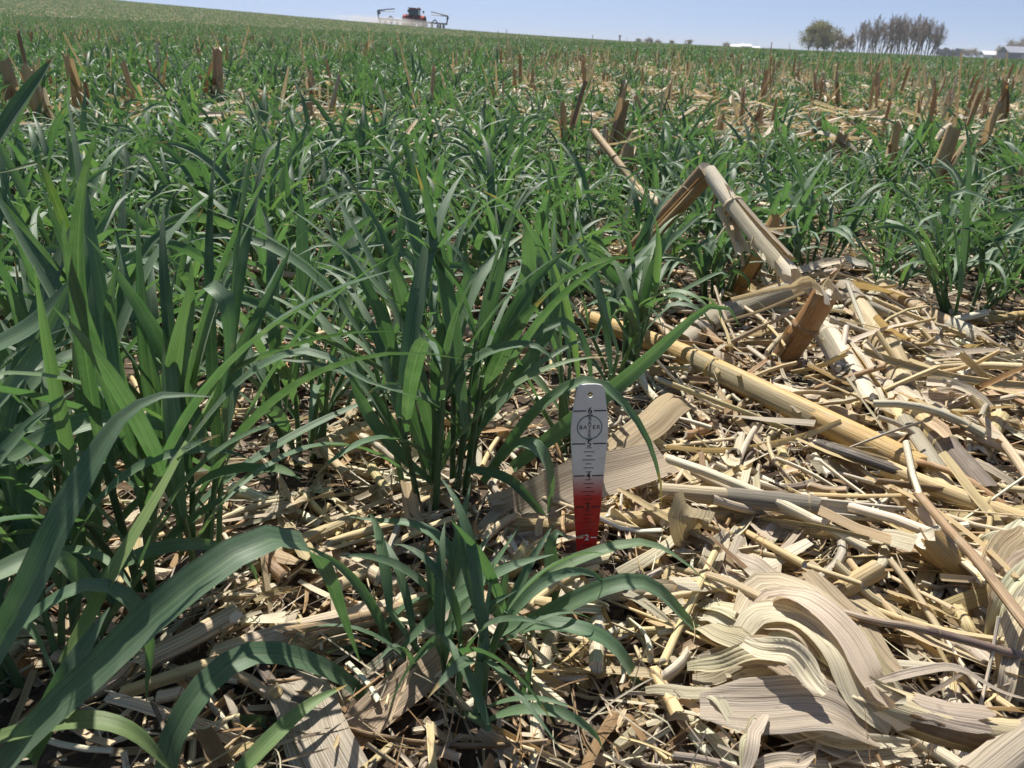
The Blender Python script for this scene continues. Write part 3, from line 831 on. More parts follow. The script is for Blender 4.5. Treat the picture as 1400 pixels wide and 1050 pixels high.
stalk('yellow stalk with a charred black torn end pointing left', [(1212, 640, .03), (1280, 668, .03), (1410, 716, .03)], 30, (.57, .43, .20), (.72,), jag=(.012, .004))
stalk('charred black torn strip of stalk ahead of the yellow stalk', [(1122, 610, .026), (1160, 622, .032), (1218, 642, .032)], 20, BLACK, arc=2.6, ang=1.2, jag=(.02, .012), sheaths=[(.1, .95, 2.2, GREY, 1.0, .4)], shards=6, shard_len=.03, bumpy=.2)
stalk('short buff stalk chunk with cut ends above the twisted husk bunch', [(1134, 818, .014), (1166, 798, .024), (1200, 778, .032)], 31, (.46, .33, .15), (), jag=(.003, .003))
stalk('thin dark stalk lying across the top of the twisted husk bunch', [(1147, 836, .04), (1200, 850, .044), (1267, 862, .044), (1410, 902, .03)], 13, (.30, .235, .16), (.5,), sheaths=[(.5, .9, 1.4, (.27, .19, .15), 3, .15)], shards=3)
stalk('dark narrow strip of rind leaning down over the right-edge husks', [(1258, 680, .05), (1296, 724, .055), (1336, 768, .06), (1405, 858, .06)], 17, (.33, .22, .12), arc=2.7, ang=1.3, jag=(.006, .004), shards=2)
stalk('shaded olive brown stalk stump stuck in the litter behind the husks', [(1272, 740, .045), (1300, 770, .03), (1332, 812, .004)], 44, (.42, .30, .12), (), shards=6, jag=(.01, .003), taper=.9)
stalk('fibrous torn stalk butt at the lower right corner, close to the camera', [(1256, 978, .05), (1320, 996, .052), (1420, 1012, .05)], 58, (.46, .36, .215), (), arc=4.2, ang=1.3, jag=(.022, .02), bumpy=.42, shards=16, shard_len=.03, sheaths=[(.0, .5, 1.2, GREY, 1.6, .35), (.1, .8, 2.4, TAN, 1.0, .4), (.05, .6, .3, BROWN, .8, .3)])
stalk('grey brown stalk end cut off by the lower right corner', [(1330, 1075, .05), (1380, 1035, .05), (1430, 1000, .05)], 60, (.36, .30, .22), (), bumpy=.15, sheaths=[(.0, 1, 1.4, GREY, 2.2, .2)])
stalk('short yellow stalk bit sticking up in front of the right-edge husks', [(1310, 836, .02), (1325, 862, .02), (1340, 892, .006)], 20, YEL, (.1,))
stalk('tan stalk lying level among the grass behind the bare litter', [(1325, 440, .01), (1365, 436, .012), (1405, 430, .012)], 14, (.55, .38, .16), (.3, .75))
# on the left and middle
stalk('buff stalk lying between the tall left plant and the bushy plant', [(440, 612, .018), (500, 588, .02), (565, 562, .016)], 27, (.50, .37, .19), (.35,), shards=3)
stalk('long pale split stalk lying left of the low sprawling plant', [(300, 895, .016), (420, 862, .022), (530, 838, .024), (640, 812, .016)], 34, (.58, .46, .26), (.3, .78), arc=4.0, ang=1.5, sheaths=[(.2, .7, 1.2, PALE, 2, .2)], shards=6)
stalk('thin brown stalk lying above the long pale split stalk', [(395, 862, .03), (500, 842, .034), (622, 808, .03)], 14, (.36, .26, .14), (.4,), shards=3)
stalk('frayed tan stalk piece between the bushy plant and the long pale split stalk', [(438, 752, .012), (490, 775, .016), (545, 805, .012)], 26, TAN, (), arc=3.6, ang=1.4, shards=8)
stalk('buff stalk emerging from the tall left plant towards the bushy plant', [(345, 775, .014), (405, 745, .02), (490, 708, .016)], 24, (.50, .38, .20), (.4,), shards=3)
stalk('pale stalk tip showing in the wheat near the left edge', [(15, 472, .03), (60, 455, .03), (108, 440, .03)], 16, PALE, (.5,), shards=2)
stalk('broken tan stalk half buried under the lower left blades', [(205, 902, .02), (255, 878, .026), (306, 850, .03)], 34, TAN, (), arc=3.3, ang=1.5, jag=(.01, .012), shards=8)
stalk('fallen pale stalk crossing the lower left litter under the blades', [(175, 945, .015), (300, 905, .02), (470, 870, .016)], 20, YEL, (.4,), shards=4)
stalk('yellow stalk stub standing beside the low sprawling plant', [(690, 790, .006), (706, 772, .02), (720, 750, .03)], 24, YEL, (), shards=2)

# flat slabs and husks
def husk_strip(root, pts, wpx, col, ripple=.05, nrip=5, nc=9, fold=.1, hint=None, n=16, name='husk_leaf', taper=True, jag=.06):
    p = spline(np.array([P(*q) for q in pts]), n)
    ph_ = RNG.uniform(0, 6.28, 3)
    p += .0011 * np.sin(np.linspace(0, 1, n)[:, None] * np.array([7, 9, 11]) + ph_)
    s = np.linspace(0, 1, n)
    W = wpx * np.mean([depth_of(x) for x in p]) / F
    wd = W * (np.clip(.5 + 2.2 * s, 0, 1) * np.clip(.35 + 2.2 * (1 - s), 0, 1) if taper else np.ones(n))
    t = tangents(p); h = np.tile(norm(np.array(hint if hint is not None else (0, -.35, .93))), (n, 1))
    side = np.cross(t, h); side /= np.maximum(np.linalg.norm(side, axis=1, keepdims=True), 1e-6)
    side = rot_about(side, t, random.gauss(0, .1) + .2 * np.sin(s * 4 + random.random() * 6))
    mb = MB(); ribbon(mb, p, side, wd, nc, fold, ripple, nrip, vary(col, .08), metric=True, edge_jag=jag)
    return mb.obj(name, M_HUSK, root)

def husk_thing(label, loc, strips, name='corn_husk', cat='corn husk'):
    root = empty(name, P(*loc)); tag(root, label, cat)
    for st in strips:
        if len(st) > 7 or st[1] < 22: husk_strip(root, *st); continue
        for k in range(3):
            du, dv, dz = random.gauss(0, st[1] * .22), (k - 1) * st[1] * .3 + random.gauss(0, st[1] * .06), random.gauss(-.002, .004)
            off = [(q[0] + du + random.gauss(0, st[1] * .03), q[1] + dv + random.gauss(0, st[1] * .03), max(.008, q[2] * .8 + dz + random.gauss(0, .002))) for q in st[0]]
            husk_strip(root, off, st[1] * random.uniform(.5, .9), vary(random.choice((st[2], st[2], WG2, PALE)), .12), st[3] * random.uniform(.35, .8), random.choice((4, 5, 7, 8)), 13, random.uniform(-.05, .3), None, 20, 'husk_leaf', True, .015)
    return root
WG, WG2 = (.66, .585, .43), (.55, .48, .345)
husk_thing('large twisted bunch of grey white corn husk in the lower right', (1110, 930, 0), [
    ([(1000, 938, .03), (1095, 928, .045), (1186, 943, .045), (1250, 980, .02)], 92, WG, .05, 7, 11, .22),
    ([(1024, 855, .05), (1053, 819, .06), (1100, 823, .07), (1151, 872, .07), (1190, 940, .05), (1230, 980, .03)], 66, WG, .05, 5, 9, .2),
    ([(946, 918, .02), (1031, 898, .045), (1104, 905, .05)], 44, WG, .05, 4),
    ([(1042, 862, .055), (1100, 875, .065), (1160, 930, .06)], 52, (.52, .44, .31), .06, 5),
    ([(1108, 797, .04), (1175, 864, .05), (1235, 930, .045)], 42, (.44, .34, .22), .03, 3, 7, .3),
    ([(1016, 1055, .035), (1029, 1008, .045), (1046, 980, .045)], 24, WG, .04, 2, 5),
    ([(1036, 1048, .03), (1080, 1040, .035), (1120, 1036, .03)], 28, WG2, .04, 3, 5),
    ([(1008, 945, .025), (1060, 985, .03), (1150, 1024, .03), (1250, 1030, .025)], 48, WG, .06, 5),
    ([(884, 946, .015), (971, 948, .03), (1012, 1000, .03)], 19, WG2, .05, 2, 5),
    ([(958, 838, .02), (1000, 848, .04), (1045, 878, .045)], 40, WG2, .07, 5),
    ([(1060, 830, .05), (1120, 860, .06), (1165, 905, .055)], 34, (.60, .53, .42), .06, 4),
    ([(1000, 880, .04), (1060, 890, .05), (1130, 930, .045)], 36, (.50, .42, .29), .07, 4),
    ([(1020, 766, .03), (1050, 785, .035), (1080, 800, .03), (1115, 812, .035)], 34, WG2, .06, 3, 5),
])
husk_thing('pale stacked corn husks standing at the right edge of the litter', (1370, 850, 0), [
    ([(1335, 875, .01), (1362, 800, .05), (1405, 738, .06)], 54, (.58, .46, .27), .04, 4),
    ([(1372, 935, .01), (1390, 850, .05), (1415, 780, .06)], 44, (.60, .50, .33), .04, 4),
    ([(1352, 905, .01), (1375, 840, .03), (1400, 800, .04)], 40, PALE, .05, 3),
    ([(1318, 770, .02), (1352, 752, .05), (1405, 722, .05)], 26, WG, .05, 3),
    ([(1385, 965, .02), (1402, 900, .04), (1420, 850, .05)], 40, WG, .05, 3),
])
husk_thing('pale flat husk slab leaning behind the depth gauge', (790, 665, 0), [
    ([(672, 708, .02), (745, 680, .034), (830, 647, .04), (908, 626, .034)], 62, (.50, .42, .30), .012, 8, 9, .08, (0, -.6, .8), 14, 'husk_slab', False, .03),
    ([(628, 742, .01), (660, 720, .02), (690, 690, .03)], 30, WG2, .05, 3),
])
husk_thing('broad rounded husk strip above the pale slab, right of the gauge', (850, 610, 0), [
    ([(835, 622, .015), (880, 585, .03), (932, 544, .034)], 44, (.48, .38, .23), .01, 6, 9, -.12, (0, -.6, .8), 12, 'husk_slab', False, .03)])
husk_thing('weathered grey flat slab at the bottom beneath the arching blades', (425, 990, 0), [
    ([(395, 925, .02), (425, 985, .022), (462, 1070, .02)], 86, (.46, .40, .32), .008, 8, 9, .03, None, 12, 'husk_slab', False, .03)])
husk_thing('long grey brown slab lying under the low sprawling plant', (540, 950, 0), [
    ([(480, 1010, .012), (540, 950, .018), (612, 888, .018)], 52, (.44, .34, .22), .01, 6, 9, .06, None, 12, 'husk_slab', False, .03)])
husk_thing('crumpled grey husk lying right of the jointed stalk line', (1310, 545, 0), [
    ([(1244, 545, .02), (1290, 545, .03), (1345, 545, .03)], 38, WG2, .09, 5),
    ([(1250, 525, .015), (1300, 528, .03), (1335, 520, .03)], 22, WG, .09, 4),
    ([(1300, 568, .02), (1345, 570, .028), (1385, 580, .015)], 22, (.50, .40, .27), .06, 3)])
husk_thing('curled tan husk flap hanging from the split grey stalk', (945, 705, 0), [
    ([(948, 690, .045), (940, 708, .045), (950, 735, .02)], 60, (.47, .37, .23), .02, 5, 7, .1, (0, -.8, .6), 10, 'husk_leaf', False)])
husk_thing('thin curved grey strip arching over the lower right litter', (1240, 925, 0), [
    ([(1180, 940, .04), (1215, 924, .055), (1250, 915, .06), (1312, 918, .055), (1400, 955, .03)], 13, (.50, .44, .34), .05, 2, 5)])
husk_thing('rumpled white husk scrap tucked behind the jointed stalk line', (1200, 400, 0), [
    ([(1176, 390, .015), (1200, 385, .03), (1225, 395, .02)], 34, WG, .09, 5)])
husk_thing('narrow bleached strip with a sharp fold above the broken brown stub', (1140, 365, 0), [
    ([(1076, 378, .06), (1115, 364, .06), (1156, 354, .055)], 15, PALE, .03, 2, 5, .25),
    ([(1154, 353, .056), (1175, 360, .05), (1202, 369, .04)], 17, (.68, .63, .55), .03, 2, 5, .2)])
husk_thing('pale leaf scraps curled on the soil below the split grey stalk', (985, 760, 0), [
    ([(958, 785, .01), (985, 758, .02), (1002, 715, .025)], 38, (.48, .36, .20), .05, 4),
    ([(1000, 780, .01), (1030, 760, .02), (1060, 720, .02)], 24, TAN, .05, 3),
    ([(1062, 760, .012), (1080, 745, .02), (1100, 735, .02)], 34, (.56, .42, .22), .03, 3)])

# standing stubs behind, hand placed along their rows: base pixel (or distance), top pixel
def back_stub(label, base, top, wpx, col, rag=4, dy=0.0, dist=None, group='corn stubs standing in the wheat'):
    b = P(*base, 0) if dist is None else PD(base[0], base[1], dist)
    if dist is not None: b[2] = float(ground_z(b[0], b[1]))
    else: b[2] = float(ground_z(b[0], b[1])) - .004
    t = PD(top[0], top[1], b[1] + dy)
    r = wpx * .5 * depth_of(b) / F
    q = spline(np.array([b, (b + t) / 2 + RNG.normal(0, .004, 3), t]), 6); mb = MB()
    tube(mb, q, r * np.linspace(.8, .58, 6), 10, vary(col, .1), .85, .12, (0, .03), tuple(x * .8 for x in TAN), bumpy=.25, arc=None if random.random() < .6 else 3.8)
    o = mb.obj('corn_stub', M_STALK, None, b); tag(o, label, 'corn stub', group)
    h = np.linalg.norm(t - b)
    tt = tangents(q)
    if random.random() < .8: node_ring(o, q[2], tt[2], r * 1.05, tuple(x * .8 for x in col))
    for k in range(rag + 3):
        f = random.uniform(-.02, .5); d = (t - b) / h + RNG.normal(0, .17, 3)
        shard(o, b + (t - b) * f + RNG.normal(0, r * .55, 3) * np.array([1, 1, 0]), d, h * random.uniform(.3, .62), r * random.uniform(.6, 1.5), random.choice((TAN, RUST, GREY, PALE, BROWN)), .25, 'sheath')
    x, y = b[0], b[1]
    return o, x, y
OR = (.54, .36, .17); OB = (.44, .30, .155)
STUBS = [
    ('slim rusty stub with a bent dark top, leftmost of the row behind the folded stalk', (775, 232), (770, 148), 12, OR, 5, 0, None),
    ('dark bent tip piece crossing above the slim rusty stub', (771, 150), (798, 120), 8, (.30, .2, .12), 0, .02, 2.55),
    ('tall flat orange stub leaning right behind the folded stalk', (822, 250), (851, 122), 17, OR, 5, .06, None),
    ('thick split brown stub before the tall flat orange stub', (848, 275), (858, 212), 26, OB, 6, 0, None),
    ('orange stub leaning right with a fibrous brown top, near the middle of the row', (1098, 224), (1122, 165), 15, OR, 6, 0, None),
    ('wide dark brown stub slanting right like a tent', (1118, 246), (1150, 192), 26, OB, 9, 0, None),
    ('short upright orange stub under the tent-like brown stub', (1155, 243), (1160, 200), 17, OR, 3, 0, None),
    ('upright rusty stub with a pale splinter, middle of the right stub row', (1222, 272), (1226, 180), 15, OR, 8, 0, None),
    ('broad orange stub split down its middle', (1270, 285), (1302, 186), 28, OR, 7, 0, None),
    ('tall thin tan stub leaning right with a pointed top', (1330, 245), (1364, 150), 15, (.46, .32, .15), 4, 0, None),
    ('orange brown stub cut off by the right edge of the picture', (1385, 305), (1402, 235), 26, OR, 4, 0, None),
    ('grey brown stub leaning right beyond the folded stalk', (1018, 205), (1040, 150), 13, OB, 6, 0, None),
    ('torn rusty stub with a long grey splinter amid the left wheat', (425, 192), (418, 140), 22, OB, 9, 0, None),
    ('slanting grey splinter beside the torn rusty stub', (440, 160), (462, 112), 8, GREY, 1, 0, 2.9),
    ('fibrous rusty stub with a tapering top in the left wheat', (292, 130), (295, 72), 22, OB, 10, 0, 3.4),
    ('pair-like torn rusty stub near the left edge with a bright streak', (60, 160), (40, 98), 24, OR, 9, 0, 2.7),
    ('brown ragged stub at the far left edge', (18, 125), (8, 92), 22, OB, 8, 0, 2.8),
    ('thin dark stub spike rising left of the torn left-edge stub', (38, 95), (26, 50), 7, BROWN, 2, 0, 3.0),
    ('small rusty stub right of the torn left-edge stub', (108, 140), (92, 82), 12, OR, 7, 0, 2.9),
    ('pale upright splinter stub high in the left wheat', (217, 90), (215, 64), 5, PALE, 2, 0, 3.8),
    ('slanted rusty stub partly hidden in the left wheat', (188, 132), (170, 92), 11, OR, 5, 0, 3.1),
    ('bent orange stub low in the middle left wheat', (305, 205), (278, 180), 14, OR, 5, 0, None),
    ('pale twin stub far back right of the middle', (1122, 128), (1114, 102), 6, (.56, .42, .26), 4, 0, 5.2),
    ('second pale stub leaning left, beside the pale twin stub', (1136, 126), (1126, 104), 6, (.56, .42, .26), 3, 0, 5.2),
    ('torn tan stub in the far rows with fanned shreds', (1152, 138), (1144, 104), 7, TAN, 7, 0, 4.8),
    ('tan stub far back split into three upright strips', (1208, 126), (1200, 104), 9, (.50, .34, .18), 6, 0, 5.0),
    ('ragged grey tan stub in the far rows below the barn side', (1290, 145), (1278, 112), 10, (.44, .32, .2), 7, 0, 4.2),
    ('pale splinter leaning right beside the ragged grey tan stub', (1296, 130), (1308, 108), 4, PALE, 1, 0, 4.2),
    ('greyish stub crossed by loose leaves near the right edge', (1375, 165), (1374, 116), 13, OB, 9, 0, 3.8),
    ('slender orange stub far back below the tree grove', (1060, 118), (1058, 86), 5, OR, 3, 0, 5.2),
    ('short rusty stub far back in the middle of the field', (880, 122), (878, 98), 6, OR, 4, 0, 5.4),
    ('small orange stub standing far back left of the middle', (728, 128), (728, 100), 6, OB, 5, 0, 5.0),
    ('short orange stub beside the small far stub, nearer the middle', (705, 125), (703, 98), 6, OR, 5, 0, 4.8),
]
for (lb, b, t, w_, c, rg, dy, ds) in STUBS:
    o, x, y = back_stub(lb, b, t, w_ * 1.2, c, rg, dy, ds)
    TALL.append((x, y, .055, .9))
    ph = lb
    for cut in (',', ' at the', ' beyond', ' amid', ' near', ' behind', ' in the', ' far back', ' under', ' high', ' low ', ' beside', ' below', ' before', ' partly', ' crossed', ' with', ' standing', ' above', ' of the', ' down'): ph = ph.split(cut)[0]
    if 3 <= len(ph.split()) <= 5 and not any(l[0] == 'the ' + ph for l in LAND): LAND.append(('the ' + ph, x, y))
# stalks fallen beyond the folded one
stalk('fallen olive stalk leaning from the stub row towards the folded stalk', None, .0085, (.40, .28, .12), world=[PD(812, 180, 1.85), PD(845, 222, 1.75), PD(872, 258, 1.68)], nodes=(.5,), shards=2)
stalk('pale torn stalk end beyond the top of the folded stalk', None, .013, (.52, .38, .2), world=[PD(868, 258, 1.7), PD(890, 272, 1.6), PD(912, 288, 1.55)], shards=5, arc=3.4, ang=1.6)
for lb, pts, w_, c in (('long pale stalk lying level across the wheat behind the folded stalk', [(915, 214, .02), (990, 205, .02), (1080, 208, .015)], 9, (.58, .44, .24)),
                       ('thin stalk lying level just before the tent-like brown stub', [(1060, 214, .02), (1110, 206, .02), (1180, 203, .02)], 6, (.50, .40, .28)),
                       ('bleached thin stalk lying level beside the split broad orange stub', [(1225, 204, .03), (1260, 203, .03), (1300, 203, .03)], 5, PALE),
                       ('tan stalk lying at the foot of the torn rusty stub in the left wheat', [(440, 200, .02), (500, 212, .02), (560, 222, .015)], 14, (.52, .38, .2)),
                       ('pale stalk piece lying behind the tall flat orange stub', [(852, 200, .02), (868, 192, .03), (880, 180, .04)], 9, PALE)):
    stalk(lb, pts, w_, c, (.4,), shards=2)

for i, (gx, gy, gr) in enumerate(GAPS[:17] + [g_ for g_ in GAPS[17:] if g_[1] < 5.5]):
    for j in range(2 if i < 17 else 1):
        a_ = random.gauss(math.pi / 2, .5); L = random.uniform(.10, .30)
        c_ = np.array([gx + random.gauss(0, gr * .3), gy + random.gauss(0, gr * .3), random.uniform(.02, .05)])
        d_ = np.array([math.sin(a_), math.cos(a_), random.gauss(0, .12)])
        if pix(c_)[0] > 1420 or pix(c_)[0] < -20: continue
        cw, c0 = random.choice(colour_word0)
        o = stalk(None, None, random.uniform(.005, .0095), c0, world=[c_ - d_ * L / 2, c_ + d_ * L / 2], shards=3, arc=random.choice((None, 3.3)), ang=1.5, jag=(.01, .012), group='corn stalks fallen among the wheat')
        rel, ph = near_land(c_[0], c_[1]); say(o, f'{cw} stalk fallen {rel} {ph}')

# ------------------------------------------------------------------ the wheat stand: nearest plants leaf by leaf, the next ones as single plants
def plabel(adj, rel, phrase, noun='wheat plant'):
    s_ = f'{adj} {noun} {rel} {phrase}'
    return s_
cand.sort(key=lambda c: c[0] ** 2 + c[1] ** 2)
GRP = 'wheat plants of the cover crop stand'
NEAR_N = 24
VARS = []
for k in range(10):
    h = random.uniform(.17, .25)
    VARS.append((h, plant_mesh('wheat_plant', h, random.choice((8, 9, 10, 11)), 9, 3).mesh('wheat_plant', M_LEAF)))
for i, (x, y) in enumerate(cand):
    z = float(ground_z(x, y))
    h = (random.uniform(.15, .23) if x < .15 - .05 * y else random.uniform(.14, .205)) * clear_of(x, y)
    if x < -.15 and y < 1: h *= 1.05
    adj = 'tall' if h > .225 else ('short' if h < .165 else 'green')
    rel, ph = near_land(x, y)
    if i < NEAR_N:
        o = near_plant((x, y, z), h, random.choice((8, 9, 10)), None, GRP, .3, .025); say(o, plabel(adj + ' leafy', rel, ph))
    else:
        vh, me = VARS[i % 10]
        o = bpy.data.objects.new('wheat_plant', me); COL.objects.link(o)
        o.location = (x, y, z); o.rotation_euler = (0, 0, random.random() * 6.28); s_ = h / vh
        o.scale = (s_, s_, s_)
        tag(o, None, 'wheat plant', GRP); say(o, plabel(adj, rel, ph))

# ------------------------------------------------------------------ loose residue
def litter_piece(mb, x, y, z, L, W, kind, col, az=None, tilt=None):
    az = random.random() * 6.283 if az is None else az
    tilt = random.gauss(0, .16) if tilt is None else tilt
    n = 4 if L < .05 else 6
    s = np.linspace(-.5, .5, n)
    cv = random.gauss(0, .5); ch = random.gauss(0, .35)
    d = np.array([math.sin(az) * math.cos(tilt), math.cos(az) * math.cos(tilt), math.sin(tilt)])
    sd = norm(np.cross(d, np.array([0, 0, 1.0])))
    up = np.cross(sd, d)
    p = np.array([x, y, z]) + d * (L * s)[:, None] + sd * (L * ch * .5 * (s ** 2))[:, None] + up * (L * cv * .5 * (.1 - s ** 2))[:, None]
    p[:, 2] = np.maximum(p[:, 2], .002)
    if kind == 'tube':
        tube(mb, p, W * .5, 7, col, 1, 0, (W * .4, W * .4), PITH, bumpy=.1)
    elif kind == 'half':
        tube(mb, p, W * .6, 6, col, 1, 0, (W * .6, W * .6), PITH, arc=random.uniform(1.6, 3.2), shell=.72, ang0=random.random() * 6.28)
    else:
        roll = random.gauss(0, .5)
        side = sd * math.cos(roll) + up * math.sin(roll)
        t = tangents(p); S = rot_about(np.tile(side, (n, 1)), t, random.gauss(0, .7) * s)
        wide = W > .012
        ribbon(mb, p, S, W * (1 - .5 * np.abs(s * 2) ** 3 * random.random()), 5 if wide else 3, random.uniform(-.2, .3), .05 if wide else 0, 3, col, metric=True, edge_jag=.25)

def bare_w(x, y):
    return 1.0 if bare(x, y) else (.75 if y < .6 else (.55 if row_dist(x, y) < .14 else .38))

names = {'tube': ('stalk_piece', 'corn stalk piece'), 'half': ('rind_splinter', 'stalk splinter'), 'strip': ('husk_scrap', 'husk scrap')}
colour_word = [('pale', PALE), ('tan', TAN), ('yellow', YEL), ('grey', GREY), ('brown', BROWN), ('rusty', RUST)]
cnt = 0
LGRP = 'loose corn residue pieces on the soil'
tries = 0
while cnt < 285:
    tries += 1
    y = .34 + random.random() ** .8 * 1.25; x = random.uniform(-.68, .72) * y
    if random.random() > bare_w(x, y): continue
    kind = random.choices(('tube', 'half', 'strip'), (.16, .46, .38))[0]
    L = random.uniform(.035, .095); W = {'tube': random.uniform(.005, .010), 'half': random.uniform(.005, .010), 'strip': random.uniform(.007, .016)}[kind]
    cw, c = random.choice(colour_word[:4] if random.random() < .9 else colour_word)
    mb = MB(); z = float(ground_z(x, y)) + random.uniform(.008, .026)
    litter_piece(mb, x, y, z, L, W, kind, vary(c))
    o = mb.obj(names[kind][0], M_HUSK if kind == 'strip' else M_STALK, None, (x, y, z))
    rel, ph = near_land(x, y)
    sz = 'long' if L > .08 else ('short' if L < .055 else 'dry')
    what = {'tube': 'stalk chunk', 'half': 'rind splinter', 'strip': 'husk scrap'}[kind]
    tag(o, None, names[kind][1], LGRP); say(o, f'{sz} {cw} {what} {rel} {ph}')
    cnt += 1

# the tangled heap round the broken brown stub, and longer thin pieces over the bare strip
HEAP = poly([(930, 450), (1010, 380), (1160, 375), (1260, 430), (1330, 560), (1300, 660), (1180, 600), (1040, 560)])
k = 0
while k < 235:
    u, v = random.uniform(900, 1400), random.uniform(370, 900)
    x, y = P(u, v)[:2]
    hp = inside(HEAP, x, y)
    if not bare(x, y) or (not hp and random.random() < .68): continue
    kind = random.choices(('tube', 'half', 'strip'), (.2, .42, .38))[0]
    L = random.uniform(.06, .18); W = {'tube': random.uniform(.004, .009), 'half': random.uniform(.003, .010), 'strip': random.uniform(.004, .015)}[kind]
    cw, c = random.choice(colour_word[:4] if random.random() < .8 else colour_word)
    z = float(ground_z(x, y)) + (random.uniform(.012, .042) if hp else random.uniform(.012, .035))
    mb = MB(); litter_piece(mb, x, y, z, L, W, kind, vary(c), R(random.gauss(135, 45)), random.gauss(0, .34 if hp else .2))
    o = mb.obj(names[kind][0], M_HUSK if kind == 'strip' else M_STALK, None, (x, y, z))
    rel, ph = near_land(x, y)
    tag(o, None, names[kind][1], LGRP); k += 1
    say(o, f"{'long' if L > .08 else 'dry'} {cw} { {'tube': 'stalk chunk', 'half': 'rind splinter', 'strip': 'husk scrap'}[kind]} {rel} {ph}")
mbS, mbH = MB(), MB()
N1 = 0
while N1 < 18500:
    y = .25 + random.random() ** .85 * 3.3; x = random.uniform(-1, 1) * (.78 * y + .10)
    dens = bare_w(x, y) * (1.0 if y < 1.3 else .8) * min(1, .25 + 1.5 * float(vnoise(x * 11 + 9, y * 11)))
    if random.random() > dens: continue
    kind = random.choices(('tube', 'half', 'strip'), (.05, .4, .55))[0]
    L = min(.12, max(.005, random.lognormvariate(math.log(.031), .75))); W = min(.011, max(.001, random.lognormvariate(math.log(.0034), .65)))
    c = vary(random.choice(PAL), .22)
    deep = random.random()
    litter_piece(mbH if kind == 'strip' else mbS, x, y, float(ground_z(x, y)) + .002 + .02 * deep * deep, L, W, kind, c)
    N1 += 1
# hair-thin fibres
for k in range(2600):
    y = .27 + random.random() * 1.5; x = random.uniform(-.72, .75) * y
    if random.random() > bare_w(x, y): continue
    litter_piece(mbH, x, y, float(ground_z(x, y)) + random.uniform(.004, .03), random.uniform(.015, .06), random.uniform(.0005, .0012), 'strip', vary(random.choice((PALE, TAN, GREY, RUST))), None, random.gauss(0, .35))
tag(mbS.obj('stalk_chaff', M_STALK), 'chopped bits of dry corn stalk strewn over the soil', None, None, 'stuff')
tag(mbH.obj('husk_litter', M_HUSK), 'shredded bits of dry corn husk and leaf strewn over the soil', None, None, 'stuff')
# crumbs of soil
mbC = MB()
for k in range(1500):
    y = .3 + random.random() * 1.2; x = random.uniform(-.7, .72) * y
    r = random.lognormvariate(math.log(.0032), .5)
    gx, gy = P(850, 815)[:2]
    if k < 450: x, y = gx + random.gauss(0, .035), gy + random.gauss(0, .03)
    elif k < 800: x, y = P(801, 790)[0] + random.gauss(0, .016), P(801, 790)[1] + random.gauss(0, .010)
    tube(mbC, np.array([[x, y, float(ground_z(x, y)) - r * .3]] + [[x + random.gauss(0, r * .3), y + random.gauss(0, r * .3), float(ground_z(x, y)) + r * 1.0]]) , r, 6, (1, 1, 1), 1, 0, (0, 0), bumpy=.5)
tag(mbC.obj('soil_crumbs', M_SOIL, smooth=False), 'dark soil crumbs between the residue', None, None, 'stuff')

# ------------------------------------------------------------------ the field beyond, to the crest of the hill
def src(name, mb, mat):
    o = bpy.data.objects.new(name, mb.mesh(name, mat)); return o      # instanced only, never linked

def litter_into(mb, size, n, big=1.0):
    for k in range(n):
        x, y = random.uniform(-size / 2, size / 2), random.uniform(-size / 2, size / 2)
        litter_piece(mb, x, y, random.choice((.01, .03, .08, .14, .18)) if big > .9 and size > 1 else random.choice((.01, .02, .04, .08, .13)), random.uniform(.04, .16) * big, random.uniform(.006, .02) * big, 'strip', vary(random.choice((TAN, PALE, GREY, PALE, TAN))), None, random.gauss(0, .25))

def stub_into(mb, x, y, h, r, col, rag=3):
    tl = random.gauss(0, .42); az = random.random() * 6.28
    t = np.array([x + math.sin(az) * tl * h, y + math.cos(az) * tl * h, h])
    tube(mb, np.array([[x, y, -.02], t]), r, 6, col, 1, 0, (0, h * .15), PITH, bumpy=.2)
    for k in range(rag):
        n = 4; s = np.linspace(0, 1, n)
        d = (t - np.array([x, y, 0])) + RNG.normal(0, .075, 3) * h / .2
        p = np.array([x, y, .02]) + d * (s * random.uniform(.4, .95))[:, None]
        ribbon(mb, p, np.tile(norm(RNG.normal(0, 1, 3)), (n, 1)), r * random.uniform(1.0, 2.4) * (1 - .6 * s ** 2), 3, .15, c=vary(random.choice((TAN, PALE, TAN, GREY))), edge_jag=.3, metric=True)

